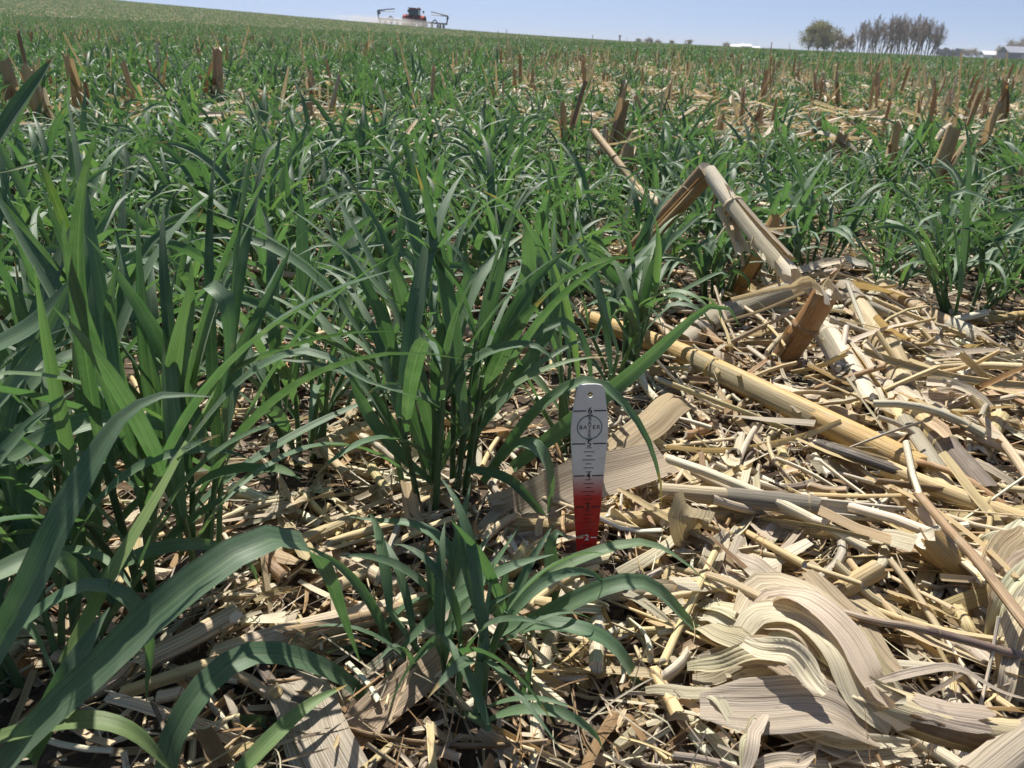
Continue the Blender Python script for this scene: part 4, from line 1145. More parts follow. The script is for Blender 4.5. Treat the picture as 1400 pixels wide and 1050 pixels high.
def field_object(name, mat, sources, pts, label, kind='stuff'):
    """sources placed on pts = (x, y, rot, scale, index), following the slope"""
    pts = np.array(pts)
    x, y = pts[:, 0], pts[:, 1]
    z = ground_z(x, y)
    e = .5
    gx = (terrain(x + e, y) - terrain(x - e, y)) / (2 * e); gy = (terrain(x, y + e) - terrain(x, y - e)) / (2 * e)
    rot = np.zeros((len(pts), 3))
    for i in range(len(pts)):
        nrm = Vector((-gx[i], -gy[i], 1)).normalized()
        qq = Vector((0, 0, 1)).rotation_difference(nrm).to_matrix() @ Matrix.Rotation(pts[i, 2], 3, 'Z')
        rot[i] = qq.to_euler()
    me = bpy.data.meshes.new(name)
    me.vertices.add(len(pts)); me.vertices.foreach_set('co', np.stack([x, y, z], 1).astype(np.float32).ravel())
    a = me.attributes.new('rot', 'FLOAT_VECTOR', 'POINT'); a.data.foreach_set('vector', rot.astype(np.float32).ravel())
    a = me.attributes.new('scl', 'FLOAT', 'POINT'); a.data.foreach_set('value', pts[:, 3].astype(np.float32))
    a = me.attributes.new('idx', 'INT', 'POINT'); a.data.foreach_set('value', pts[:, 4].astype(np.int32))
    o = bpy.data.objects.new(name, me); COL.objects.link(o)
    me.materials.append(mat)
    g = bpy.data.node_groups.new(name, 'GeometryNodeTree')
    g.interface.new_socket('Geometry', in_out='INPUT', socket_type='NodeSocketGeometry')
    g.interface.new_socket('Geometry', in_out='OUTPUT', socket_type='NodeSocketGeometry')
    gi = g.nodes.new('NodeGroupInput'); go = g.nodes.new('NodeGroupOutput')
    iop = g.nodes.new('GeometryNodeInstanceOnPoints')
    jn = g.nodes.new('GeometryNodeGeometryToInstance')
    for s_ in reversed(sources):
        oi = g.nodes.new('GeometryNodeObjectInfo'); oi.inputs['Object'].default_value = s_
        oi.inputs['As Instance'].default_value = False
        g.links.new(oi.outputs['Geometry'], jn.inputs[0])
    g.links.new(gi.outputs[0], iop.inputs['Points']); g.links.new(jn.outputs[0], iop.inputs['Instance'])
    iop.inputs['Pick Instance'].default_value = True
    def att(nm, dt):
        a_ = g.nodes.new('GeometryNodeInputNamedAttribute'); a_.data_type = dt; a_.inputs[0].default_value = nm
        return a_.outputs[0]
    g.links.new(att('idx', 'INT'), iop.inputs['Instance Index'])
    g.links.new(att('rot', 'FLOAT_VECTOR'), iop.inputs['Rotation'])
    g.links.new(att('scl', 'FLOAT'), iop.inputs['Scale'])
    g.links.new(iop.outputs[0], go.inputs[0])
    md = o.modifiers.new('field', 'NODES'); md.node_group = g
    tag(o, label, None, None, kind)
    return o

far_start = max(c[1] for c in cand)
# 1: single plants, 12 variants
mids = [src('wheat_source', plant_mesh('w', random.uniform(.19, .26), random.choice((8, 9, 10)), 7, 3, 1.1), M_LEAF) for k in range(12)]
edge = [math.hypot(*c) for c in cand]
rmax = sorted(edge)[-12]
pts = []
step = .135
y = .8
while y < 13:
    hw = .78 * y + .8
    x = -hw
    while x < hw:
        px_, py_ = x + random.gauss(0, .035), y + random.gauss(0, .035)
        x += step * (1 if y < 6 else 1.1)
        # the individual plants stand in the wedge up to their outer edge
        if abs(px_) < .74 * py_ + .12 and math.hypot(px_, py_) < rmax: continue
        if bare(px_, py_) or in_gap(px_, py_): continue
        if row_dist(px_, py_) < .12 and random.random() < .7: continue
        if vnoise(px_ * 2.1 + 40, py_ * 1.6) < .30: continue
        pts.append((px_, py_, random.random() * 6.28, random.uniform(.75, 1.1) * (.78 if px_ > .15 - .05 * py_ else 1) * clear_of(px_, py_), random.randrange(12)))
    y += step * (1 if y < 6 else 1.15)
field_object('wheat_field', M_LEAF, mids, pts, 'green wheat cover crop filling the middle of the field')
# 2: patches
def patch(size, dens, nl, wsc, n, stubs, lit, big):
    mw, ms = MB(), MB()
    for k in range(int(size * size * dens)):
        x, y = random.uniform(-size / 2, size / 2), random.uniform(-size / 2, size / 2)
        if abs(y / .76 - round(y / .76)) < .16 and random.random() < .6: continue
        h = random.uniform(.17, .26)
        for j in range(nl):
            az = random.random() * 6.28
            add_leaf(mw, np.array([x, y, random.uniform(0, h * .4)]), az, R(random.uniform(50, 86)), h * random.uniform(.6, .95), random.uniform(.2, 1.9), .011 * wsc * random.uniform(.7, 1.2), n, 3 if n > 4 else 2)
    for k in range(int(size * size * stubs)):
        y = (random.randrange(int(size / .76) + 1) - int(size / .76) // 2) * .76 + random.gauss(0, .03)
        stub_into(ms, random.uniform(-size / 2, size / 2), y, random.uniform(.10, .24), .009 * big, vary(random.choice(((.48, .33, .18), TAN, PALE, PALE))), 4)
    litter_into(ms, size, int(size * size * lit), big)
    return mw, ms
P2 = [patch(1.52, 60, 8, 1.7, 5, 3.0, 32, 1.0) for k in range(4)]
pw = [src('wheat_patch_source', a, M_LEAF) for a, b in P2]; ps = [src('stubble_patch_source', b, M_HUSK) for a, b in P2]
pts = []
y = 13.2
while y < 52:
    hw = .72 * y + 2
    for x in np.arange(-hw, hw, 1.5): pts.append((x + random.gauss(0, .05), y + random.gauss(0, .05), random.choice((0, math.pi)) + random.gauss(0, .04), random.uniform(.92, 1.08), random.randrange(4)))
    y += 1.5
field_object('wheat_field', M_LEAF, pw, pts, 'wheat cover crop of the farther field seen at a low angle')
field_object('corn_stubble', M_HUSK, ps, pts, 'tan corn stubble standing between the farther wheat')
P3 = [patch(4.2, 26, 6, 3.4, 4, 1.0, 26, 1.8) for k in range(3)]
pw = [src('wheat_patch_source', a, M_LEAF) for a, b in P3]; ps = [src('stubble_patch_source', b, M_HUSK) for a, b in P3]
pts = []
y = 54
while y < 185:
    hw = .70 * y + 6
    for x in np.arange(-hw, hw * (.95 if y < 120 else .8), 4.1): pts.append((x + random.gauss(0, .1), y + random.gauss(0, .1), random.choice((0, math.pi)) + random.gauss(0, .04), random.uniform(.92, 1.08), random.randrange(3)))
    y += 4.1
field_object('wheat_field', M_LEAF, pw, pts, 'wheat cover crop covering the hill up to its crest')
field_object('corn_stubble', M_HUSK, ps, pts, 'tan corn stubble on the hill up to its crest')
# stubble of the middle distance
stubs_src = []
for k in range(8):
    mb = MB(); stub_into(mb, 0, 0, random.uniform(.12, .26), random.uniform(.006, .011), vary(random.choice(((.48, .33, .18), TAN, TAN, PALE, OB))), 7)
    litter_into(mb, .3, 5)
    stubs_src.append(src('stub_source', mb, M_HUSK))
pts = []
for k in range(-3, 15):
    q0 = 2.30 + .76 * k
    x = -.8 * q0 - .6
    while x < .8 * q0 + .6:
        x += random.expovariate(1 / (.185 if x > 0 else .21))
        y = (q0 + x * math.sin(ROWDIR)) / math.cos(ROWDIR) + random.gauss(0, .12)
        if y < 3.0 or y > 13: continue
        pts.append((x, y, random.random() * 6.28, random.uniform(.7, 1.1), random.randrange(8)))
field_object('corn_stubble', M_HUSK, stubs_src, pts, 'torn corn stubble standing in rows through the middle of the field')
lit_src = []
for k in range(5):
    mb = MB(); litter_into(mb, .5, 34); lit_src.append(src('litter_source', mb, M_HUSK))
pts = [(random.uniform(-.75, .78) * yy, yy, random.random() * 6.28, random.uniform(.8, 1.1), random.randrange(5)) for yy in (2.4 + 10 * random.random() ** .8 for k in range(1150))]
field_object('corn_residue', M_HUSK, lit_src, pts, 'scattered dry corn leaves and stalk bits under the middle wheat')

# ------------------------------------------------------------------ the depth gauge
INCH = .0254
def gauge():
    lean = R(6)
    axis = np.array([-.038, math.sin(lean), math.cos(lean)]); axis = norm(axis)
    lo, hi = .4, .7
    for _ in range(50):
        d = (lo + hi) / 2
        p2 = PD(802, 734, d); v6 = pix(p2 + axis * 4 * INCH)[1]
        if 734 - v6 > 561 * 0 + 173: lo = d
        else: hi = d
    p2 = PD(802, 734, d); p0 = p2 - axis * 2 * INCH
    xa = norm(np.array([1, .06, 0]) - axis * (np.array([1, .06, 0]) @ axis)); ya = np.cross(axis, xa)
    M = Matrix(((xa[0], ya[0], axis[0], p0[0]), (xa[1], ya[1], axis[1], p0[1]), (xa[2], ya[2], axis[2], p0[2]), (0, 0, 0, 1)))
    root = bpy.data.objects.new('planting_depth_gauge', None); COL.objects.link(root); root.matrix_world = M; root.empty_display_size = .03
    tag(root, 'white and red plastic depth gauge marked in inches, stuck upright in the soil', 'depth gauge')
    # blade: 2D outline with a hole
    prof = [(0.1, .03), (.5, .22), (1.0, .40), (1.5, .53), (2, .63), (3, .78), (4, .90), (5, 1.03), (5.35, 1.07), (5.7, 1.03), (6, .97), (6.45, .83), (6.62, .76)]
    prof = [(h_, w_ * .985) for h_, w_ in prof]; hw = [(h_, w_ / 2) for h_, w_ in prof]
    out = [(w_, h_) for h_, w_ in hw]
    for k in range(1, 6):
        a = k / 6 * math.pi / 2; out.append((.223 + .14 * math.cos(a), 6.62 + .14 * math.sin(a)))
    out.append((.12, 6.775)); full = out + [(-x_, y_) for x_, y_ in reversed(out)]
    cu = bpy.data.curves.new('blade', 'CURVE'); cu.dimensions = '2D'; cu.fill_mode = 'BOTH'; cu.extrude = .0006; cu.bevel_depth = .0004; cu.bevel_resolution = 2
    for loop in (full, [(.095 * math.cos(a), 6.47 + .095 * math.sin(a)) for a in np.linspace(0, 2 * math.pi, 20, endpoint=False)]):
        sp = cu.splines.new('POLY'); sp.points.add(len(loop) - 1)
        for q, (x_, y_) in zip(sp.points, loop): q.co = (x_ * INCH, y_ * INCH, 0, 1)
        sp.use_cyclic_u = True
    def to_mesh(cu_, name):
        tmp = bpy.data.objects.new('tmp', cu_); COL.objects.link(tmp)
        dg = bpy.context.evaluated_depsgraph_get()
        me_ = bpy.data.meshes.new_from_object(tmp.evaluated_get(dg)); me_.name = name
        bpy.data.objects.remove(tmp)
        me_.transform(Matrix.Rotation(math.pi / 2, 4, 'X'))
        return me_
    mt, t = new_mat('gauge_plastic')
    tc = nd(t, 'ShaderNodeTexCoord'); sp_ = nd(t, 'ShaderNodeSeparateXYZ'); t.links.new(tc.outputs['Object'], sp_.inputs[0])
    nz = nd(t, 'ShaderNodeTexNoise'); nz.inputs['Scale'].default_value = 900; t.links.new(tc.outputs['Object'], nz.inputs['Vector'])
    hgt = mth(t, 'ADD', mth(t, 'DIVIDE', sp_.outputs[2], INCH), mth(t, 'MULTIPLY', mth(t, 'SUBTRACT', nz.outputs[0], .5), .12))
    col = ramp(t, mth(t, 'DIVIDE', hgt, 7), [(.40, (.47, .004, .007)), (.475, (.52, .015, .016)), (.54, (.60, .36, .33)), (.585, (.68, .67, .64))])
    n2 = nd(t, 'ShaderNodeTexNoise'); n2.inputs['Scale'].default_value = 140; n2.inputs['Detail'].default_value = 6; t.links.new(tc.outputs['Object'], n2.inputs['Vector'])
    dirt = mth(t, 'MULTIPLY', ramp(t, n2.outputs[0], [(.45, g3(0)), (.75, g3(1))]), ramp(t, mth(t, 'DIVIDE', hgt, 7), [(.05, g3(.9)), (.3, g3(.25)), (1, g3(.06))]))
    col = mixrgb(t, dirt, col, (.20, .15, .11))
    pb = nd(t, 'ShaderNodeBsdfPrincipled'); t.links.new(col, pb.inputs['Base Color']); pb.inputs['Roughness'].default_value = .42
    tl = nd(t, 'ShaderNodeBsdfTranslucent'); t.links.new(col, tl.inputs[0])
    mx = nd(t, 'ShaderNodeMixShader'); mx.inputs[0].default_value = .18
    t.links.new(pb.outputs[0], mx.inputs[1]); t.links.new(tl.outputs[0], mx.inputs[2])
    t.links.new(mx.outputs[0], nd(t, 'ShaderNodeOutputMaterial').inputs[0])
    b = bpy.data.objects.new('blade', to_mesh(cu, 'blade')); COL.objects.link(b); b.parent = root; b.data.materials.append(mt)
    ink = plain('black_print', (.02, .02, .022), .6, noise=.2, scale=800); wink = plain('white_print', (.75, .73, .72), .6); teal = plain('grey_green_print', (.11, .17, .17), .6); gink = plain('grey_print', (.09, .10, .10), .6)
    dred = plain('dark_print_on_red', (.10, .012, .012), .6)
    YF = -.0013
    def dash(x0, x1, h_, th, mat, name='tick_mark', parent=None):
        mb = MB(); box(mb, (x0 * INCH, YF, (h_ - th / 2) * INCH), (x1 * INCH, YF + .00012, (h_ + th / 2) * INCH))
        o = bpy.data.objects.new(name, mb.mesh(name, mat, smooth=False)); COL.objects.link(o); o.parent = parent or root
    def text(ch, x, h_, size, mat, name, parent=None, bold=.01):
        f = bpy.data.curves.new('t', 'FONT'); f.body = ch; f.size = size * INCH; f.align_x = 'CENTER'; f.align_y = 'CENTER'; f.offset = bold * size * INCH; f.extrude = .00005
        o = bpy.data.objects.new(name, to_mesh(f, name)); COL.objects.link(o); o.parent = parent or root
        o.location = (x * INCH, YF, h_ * INCH); o.data.materials.append(mat)
        return o
    wid = lambda h_: np.interp(h_, [a for a, _ in prof], [c_ for _, c_ in prof])
    for k in (2, 3, 4, 5, 6):
        mat = wink if k == 2 else ink
        hw_ = wid(k) / 2 - .015
        dash(-hw_, -.11, k, .034, mat); dash(.11, hw_, k, .034, mat)
        text(str(k), 0, k, .27, mat, 'numeral', None, .012)
    for k in (1, 2, 3, 4, 5):
        for e in range(1, 8):
            if k == 5 and e not in (1, 7): continue
            ln = {4: .19, 2: .15, 6: .15}.get(e, .085)
            dash(-ln, ln, k + e / 8, .018, ink if k > 3 or (k == 3 and e > 4) else dred)
    em = bpy.data.objects.new('emblem', None)
    mb = MB(); nn = 40
    a = np.linspace(0, 2 * math.pi, nn, endpoint=False)
    c5 = 5.50
    V = []
    for rr, y_ in ((.335, YF), (.368, YF), (.368, YF + .0001), (.335, YF + .0001)):
        V += [(rr * math.cos(q) * INCH, y_, (c5 + rr * math.sin(q)) * INCH) for q in a]
    Q = []
    for r_ in range(4):
        for j in range(nn): Q.append((r_ * nn + j, r_ * nn + (j + 1) % nn, ((r_ + 1) % 4) * nn + (j + 1) % nn, ((r_ + 1) % 4) * nn + j))
    mb.add(V, Q)
    em = bpy.data.objects.new('emblem', mb.mesh('emblem', teal, smooth=False)); COL.objects.link(em); em.parent = root
    for i, ch in enumerate('BAYER'):
        text(ch, (i - 2) * .126, c5, .17, gink, 'letter', em, .014)
        if i != 2: text(ch, 0, c5 - (i - 2) * .132, .16, gink, 'letter', em, .014)
    return p0
gauge()

# ------------------------------------------------------------------ tractor and planter on the hill
M_RED = plain('red_paint', (.36, .02, .018), .7, spec=.25); M_DARK = plain('black_rubber', (.022, .022, .024), .8); M_GLASS = plain('tinted_cab_glass', (.03, .07, .07), .08)
M_STEEL = plain('dark_steel', (.05, .052, .06), .5); M_WHITE = plain('white_plastic', (.75, .74, .70), .5); M_GREYP = plain('grey_paint', (.30, .30, .31), .5)
M_DRED = plain('dark_red_paint', (.12, .02, .02), .5)
def slope_frame(x, y, yaw):
    e = 2.0
    gx = float(terrain(x + e, y) - terrain(x - e, y)) / (2 * e); gy = float(terrain(x, y + e) - terrain(x, y - e)) / (2 * e)
    n_ = Vector((-gx, -gy, 1)).normalized()
    q = Vector((0, 0, 1)).rotation_difference(n_).to_matrix() @ Matrix.Rotation(yaw, 3, 'Z')
    return Matrix.Translation((x, y, float(terrain(x, y)))) @ q.to_4x4()
def lobj(name, mb, mat, parent, smooth=False):
    o = bpy.data.objects.new(name, mb.mesh(name, mat, smooth=smooth)); COL.objects.link(o); o.parent = parent; return o
def ctube(mb, a, b, r, ns=10, **k): tube(mb, np.array([a, b], float), r, ns, **k)
def wheel(parent, x, y, r, wd):
    mb = MB(); tube(mb, np.array([[x - wd / 2, y, r], [x - wd * .42, y, r], [x + wd * .42, y, r], [x + wd / 2, y, r]]), np.array([.88, 1, 1, .88]) * r, 22)
    for k in range(18):
        a = k / 18 * 6.283; c_, s_ = math.cos(a), math.sin(a)
        ctube(mb, (x - wd * .45, y + c_ * r * 1.0, r + s_ * r * 1.0), (x + wd * .45, y + math.cos(a + .15) * r, r + math.sin(a + .15) * r), r * .045, 4)
    o = bpy.data.objects.new('wheel', mb.mesh('wheel', M_DARK, smooth=False)); COL.objects.link(o); o.parent = parent
    mb = MB(); ctube(mb, (x - wd * .53, y, r), (x + wd * .53, y, r), r * .52, 16)
    lobj('rim', mb, M_GREYP, o)
TU, TD = 563, 143.0
tp = PD(TU, 34, TD)
def tractor():
    root = bpy.data.objects.new('tractor', None); COL.objects.link(root); root.matrix_world = slope_frame(tp[0], tp[1] + 3, R(-6)) @ Matrix.Scale(.94, 4)
    tag(root, 'red farm tractor with a dark glazed cab on top of the hill', 'tractor')
    mb = MB(); box(mb, (-.5, -.9, .75), (.5, 3.6, 1.55)); box(mb, (-.42, .9, 1.55), (.42, 3.7, 2.05)); box(mb, (-.7, -1.2, .7), (.7, -.6, 1.5)); lobj('body', mb, M_RED, root)
    mb = MB()
    for x in (-.82, .82):
        for y in (-.75, .85): ctube(mb, (x, y, 1.6), (x * .95, y * .95, 3.02), .075, 6)
    box(mb, (-.85, -.8, 1.5), (.85, .9, 1.72)); lobj('cab_frame', mb, M_STEEL, root)
    mb = MB(); box(mb, (-.95, -.95, 3.0), (.95, 1.0, 3.2)); lobj('cab_roof', mb, M_RED, root)
    for (c0, c1) in (((-.74, -.76, 1.75), (.74, -.73, 2.98)), ((-.81, -.68, 1.75), (-.78, .78, 2.98)), ((.78, -.68, 1.75), (.81, .78, 2.98)), ((-.74, .83, 1.75), (.74, .86, 2.98))):
        mb = MB(); box(mb, c0, c1); lobj('window', mb, M_GLASS, root)
    mb = MB(); box(mb, (-.3, -.4, 1.72), (.3, .1, 2.5)); lobj('seat', mb, M_DARK, root)
    for x in (-1.75, -1.02, 1.02, 1.75): wheel(root, x, 0, .98, .55)
    for x in (-1.0, 1.0): wheel(root, x, 2.9, .75, .45)
    for x in (-1, 1):
        mb = MB(); a = np.linspace(.15, 2.7, 8)
        p = np.stack([np.full(8, x * 1.25), np.cos(a) * 1.12, .98 + np.sin(a) * 1.12], 1)
        ribbon(mb, p, np.tile(np.array([1., 0, 0]), (8, 1)), np.full(8, 1.35), 3, 0); lobj('fender', mb, M_RED, root)
        mb = MB(); ctube(mb, (x * .95, .9, 2.7), (x * 1.4, 1.0, 2.75), .03, 6); box(mb, (x * 1.4 - .12, .97, 2.45), (x * 1.4 + .12, 1.03, 2.9)); lobj('mirror', mb, M_STEEL, root)
        mb = MB(); box(mb, (x * .7 - .12, -1.02, 3.02), (x * .7 + .12, -.955, 3.14)); lobj('work_light', mb, M_WHITE, root)
    mb = MB(); ctube(mb, (.62, 1.3, 1.9), (.62, 1.3, 3.35), .07, 8); lobj('exhaust_pipe', mb, M_STEEL, root)
    mb = MB(); ctube(mb, (.7, .2, 3.2), (.7, .2, 3.38), .08, 8); lobj('beacon', mb, plain('orange_lens', (.6, .2, .02), .3), root)
tractor()
def planter():
    root = bpy.data.objects.new('crop_planter', None); COL.objects.link(root); root.matrix_world = slope_frame(tp[0] + .35, tp[1] - 2.2, R(-3)) @ Matrix.Scale(.92, 4)
    tag(root, 'wide row planter with white seed boxes and raised marker arms behind the tractor', 'planter')
    mb = MB(); box(mb, (-6.1, -.12, .85), (6.1, .12, 1.1)); box(mb, (-6.1, .7, .9), (6.1, .85, 1.05)); box(mb, (-.15, .1, .7), (.15, 3.6, .95)); lobj('toolbar', mb, M_STEEL, root)
    for k in range(12):
        x = -5.6 + k * 1.018
        mb = MB(); box(mb, (x - .16, -.75, .35), (x + .16, -.12, .7)); ctube(mb, (x - .05, -.5, .32), (x + .05, -.5, .32), .32, 12); ctube(mb, (x - .09, -1.0, .2), (x + .09, -1.0, .2), .2, 10)
        u_ = lobj('row_unit', mb, M_STEEL, root)
        mb = MB(); box(mb, (x - .2, -.72, .5), (x + .2, -.45, .8)); box(mb, (x - .22, -.74, .803), (x + .22, -.43, .86)); lobj('seed_box', mb, M_WHITE, u_)
    for x in (-1, 1):
        mb = MB(); ctube(mb, (x * 6.0, .2, 1.0), (x * 6.2, .2, 2.3), .12, 6); ctube(mb, (x * 6.2, .2, 2.3), (x * 3.2, .3, 2.75), .09, 6); ctube(mb, (x * 6.2, .2, 2.2), (x * 3.2, .3, 2.3), .06, 6)
        ctube(mb, (x * 6.0 - .02, .2, 1.9), (x * 6.0 + .3, .2, 1.9), .2, 10); lobj('marker_arm', mb, M_STEEL, root)
        mb = MB(); ctube(mb, (x * 3.4, .2, 1.05), (x * 3.9, .3, 1.55), .1, 6); ctube(mb, (x * 3.9, .3, 1.55), (x * 4.4, .2, 1.05), .1, 6); lobj('wing_brace', mb, M_STEEL, root)
        wheel(root, x * 1.6, .3, .42, .3); wheel(root, x * 4.9, .3, .42, .3)
    mb = MB(); box(mb, (-1.3, .2, 1.2), (.2, 1.2, 1.85)); box(mb, (.202, .2, 1.2), (1.3, 1.1, 1.6)); lobj('seed_hopper', mb, M_DRED, root)
    mb = MB(); box(mb, (-1.25, .25, 1.953), (1.25, 1.15, 2.05)); lobj('hopper_lid', mb, M_STEEL, root)
planter()
def dust():
    mb = MB(); V, Q = [], []
    nu, nv = 20, 10
    for i in range(nv + 1):
        for j in range(nu):
            a, b = j / nu * 6.283, (i / nv - .5) * math.pi
            V.append((10 * math.cos(a) * math.cos(b), 5 * math.sin(a) * math.cos(b), 0.85 * math.sin(b)))
    for i in range(nv):
        for j in range(nu): Q.append((i * nu + j, i * nu + (j + 1) % nu, (i + 1) * nu + (j + 1) % nu, (i + 1) * nu + j))
    mb.add(V, Q)
    mt, t = new_mat('field_dust')
    tc = nd(t, 'ShaderNodeTexCoord'); nz = nd(t, 'ShaderNodeTexNoise'); nz.inputs['Scale'].default_value = .5; nz.inputs['Detail'].default_value = 3
    t.links.new(tc.outputs['Object'], nz.inputs['Vector'])
    sc = nd(t, 'ShaderNodeVectorMath', operation='MULTIPLY'); t.links.new(tc.outputs['Object'], sc.inputs[0]); sc.inputs[1].default_value = (.1, .2, 1.17)
    ln = nd(t, 'ShaderNodeVectorMath', operation='LENGTH'); t.links.new(sc.outputs[0], ln.inputs[0])
    fall = mth(t, 'SUBTRACT', 1.0, ln.outputs['Value'], clamp=True)
    den = mth(t, 'MULTIPLY', mth(t, 'MULTIPLY', fall, ramp(t, nz.outputs[0], [(.3, g3(.1)), (.7, g3(1))])), .5)
    pv = nd(t, 'ShaderNodeVolumePrincipled'); pv.inputs['Color'].default_value = (.93, .88, .80, 1); pv.inputs['Anisotropy'].default_value = .45; t.links.new(den, pv.inputs['Density'])
    t.links.new(pv.outputs[0], nd(t, 'ShaderNodeOutputMaterial').inputs['Volume'])
    o = mb.obj('dust', mt); o.matrix_world = slope_frame(tp[0] - 3.5, tp[1] - 4.5, 0) @ Matrix.Translation((0, 0, .55))
    tag(o, 'pale dust drifting behind the planter on the hill', None, None, 'stuff')
dust()

# ------------------------------------------------------------------ trees and farm on the horizon
M_BARK = plain('grey_bark', (.22, .185, .155), .9, noise=.3, scale=3)
M_TWIG = plain('twigs', (.31, .25, .195), .9, noise=.25, scale=2)
def leafmat(name, c):
    mt, t = new_mat(name)
    at = nd(t, 'ShaderNodeAttribute', attribute_name='lf'); sp = nd(t, 'ShaderNodeSeparateXYZ'); t.links.new(at.outputs['Vector'], sp.inputs[0])
    col = mixrgb(t, 1.0, c, ramp(t, sp.outputs[2], [(0, g3(.6)), (1, g3(1.4))]), 'MULTIPLY')
    d = nd(t, 'ShaderNodeBsdfPrincipled'); t.links.new(col, d.inputs['Base Color']); d.inputs['Roughness'].default_value = .7
    tr = nd(t, 'ShaderNodeBsdfTranslucent'); t.links.new(col, tr.inputs[0])
    mx = nd(t, 'ShaderNodeMixShader'); mx.inputs[0].default_value = .35
    t.links.new(d.outputs[0], mx.inputs[1]); t.links.new(tr.outputs[0], mx.inputs[2]); t.links.new(mx.outputs[0], nd(t, 'ShaderNodeOutputMaterial').inputs[0])
    return mt
M_SPRING = leafmat('spring_leaf', (.24, .235, .10)); M_BUSH = leafmat('brown_bud_leaf', (.25, .20, .125)); M_EVER = leafmat('evergreen_leaf', (.07, .09, .08))
def grow(mt_, mc, tips, p, d, L, r, lev, maxlev, up, spread, low, kf=1.0):
    n = 4; pts_ = [p]
    for k in range(n - 1):
        d = norm(d + RNG.normal(0, .10, 3) + np.array([0, 0, up])); p = p + d * L / (n - 1); pts_.append(p)
    r = max(r, .034)
    (tube(mt_ if lev < 2 else mc, np.array(pts_), np.linspace(r, r * .6, n), 5 if lev < 2 else 3))
    if lev == maxlev: tips.append(p); return
    for k in range(random.choice((3, 4, 4)) if lev else random.choice((6, 7, 8))):
        f = random.uniform(.35, 1.0) if lev else random.uniform(low, 1)
        i = min(n - 2, int(f * (n - 1))); w_ = f * (n - 1) - i
        b = pts_[i] * (1 - w_) + pts_[i + 1] * w_
        dv = norm(d + RNG.normal(0, spread, 3) + np.array([0, 0, .1]))
        grow(mt_, mc, tips, b, dv, kf * L * random.uniform(.5, .75) * (1.0 if lev else 1.25 - .5 * f), r * random.uniform(.4, .55), lev + 1, maxlev, up, spread, low, 1.0 if lev else kf)
def tree_meshes(h, up, spread, leaf=None, maxlev=4, nleaf=0, lsz=.3, lmat=None, low=.3, wide=.42, tl=.45, kf=1.0):
    a, b, tips = MB(), MB(), []
    grow(a, b, tips, np.array([0, 0, -.3]), np.array([random.gauss(0, .08), random.gauss(0, .08), 1.0]), h * tl, h * .018, 0, maxlev, up, spread, low, kf)
    me = [a.mesh('trunk', M_BARK), b.mesh('crown', M_TWIG)]
    top = float(np.percentile([t_[2] for t_ in tips], 97))
    if nleaf:
        c = MB()
        cl = []
        while len(cl) < 46:
            q = RNG.uniform(-1, 1, 3)
            if .25 < q @ q < 1: cl.append((np.array([q[0] * wide * top, q[1] * wide * top, (.56 + .44 * q[2]) * top]), random.uniform(.04, .09) * top))
        for k in range(nleaf):
            if random.random() < .4: q = random.choice(tips) + RNG.normal(0, h * .035, 3)
            else:
                ce, sp_ = random.choice(cl); q = ce + RNG.normal(0, sp_, 3)
            if q[2] < .1: continue
            n_ = norm(RNG.normal(0, 1, 3)); u_ = norm(np.cross(n_, RNG.normal(0, 1, 3))); v_ = np.cross(n_, u_); s_ = lsz * random.uniform(.5, 1.2)
            rr = random.random()
            c.add([q - u_ * s_, q + v_ * s_ * .5, q + u_ * s_, q - v_ * s_ * .5], [(0, 1, 2, 3)], None, np.tile([0, 0, rr], (4, 1)))
        me.append(c.mesh('foliage', lmat, smooth=False))
    return me, top
def place_tree(me, hh, u, v, dist, h, label, group=None, name='bare_tree', cat='tree', wide=1.0):
    p = PD(u, v, dist); z = float(terrain(p[0], p[1]))
    root = empty(name, (p[0], p[1], z)); tag(root, label, cat, group)
    s_ = h / hh; root.scale = (s_ * wide, s_ * wide, s_); root.rotation_euler = (0, 0, random.random() * 6.28)
    par = root
    for m_ in me:
        o = bpy.data.objects.new(m_.name.split('.')[0], m_); COL.objects.link(o); o.parent = root
    return root
BARE_T = [tree_meshes(11, .09, .36, maxlev=4, low=.14, tl=.66, kf=.8) for k in range(6)]
N_B = 34
for k in range(N_B):
    u = 1166 + (1282 - 1166) * (k + .5 * random.random()) / (N_B - .5)
    me, hh = BARE_T[k % 6]
    h = 11.3 * (1 - .35 * abs((u - 1226) / 62) ** 2.2) * random.uniform(.78, 1.06)
    edge_ = ' at the left end of the grove' if k == 0 else (' at the right end of the grove' if k == N_B - 1 else ' inside the horizon grove')
    o = place_tree(me, hh, u, 74, 262 + random.uniform(-9, 9), h, None, 'bare trees of the grove on the horizon'); say(o, 'leafless grey tree with thin upright limbs' + edge_)
SPR = [tree_meshes(9, .05, .45, maxlev=4, nleaf=3000, lsz=.17, lmat=M_SPRING, low=.08, wide=.36), tree_meshes(7, .03, .5, maxlev=4, nleaf=2600, lsz=.16, lmat=M_BUSH, low=.05, wide=.44)]
place_tree(*SPR[0], 1117, 71, 262, 8.9, 'yellow green budding tree, tallest of those left of the bare grove', None, 'budding_tree', wide=1.15)
place_tree(*SPR[0], 1104, 71, 266, 7.6, 'yellow green budding tree at the left end of the horizon trees', None, 'budding_tree')
place_tree(*SPR[1], 1138, 72, 260, 6.6, 'brownish budding tree between the yellow green trees and the grove', None, 'budding_tree', wide=1.1)
place_tree(*SPR[1], 1156, 73, 264, 5.2, 'low brown bushy tree beside the bare grove', None, 'budding_tree', wide=1.1)
place_tree(*SPR[0], 1128, 72, 256, 7.9, 'yellow green budding tree in front of the tallest budding tree', None, 'budding_tree')
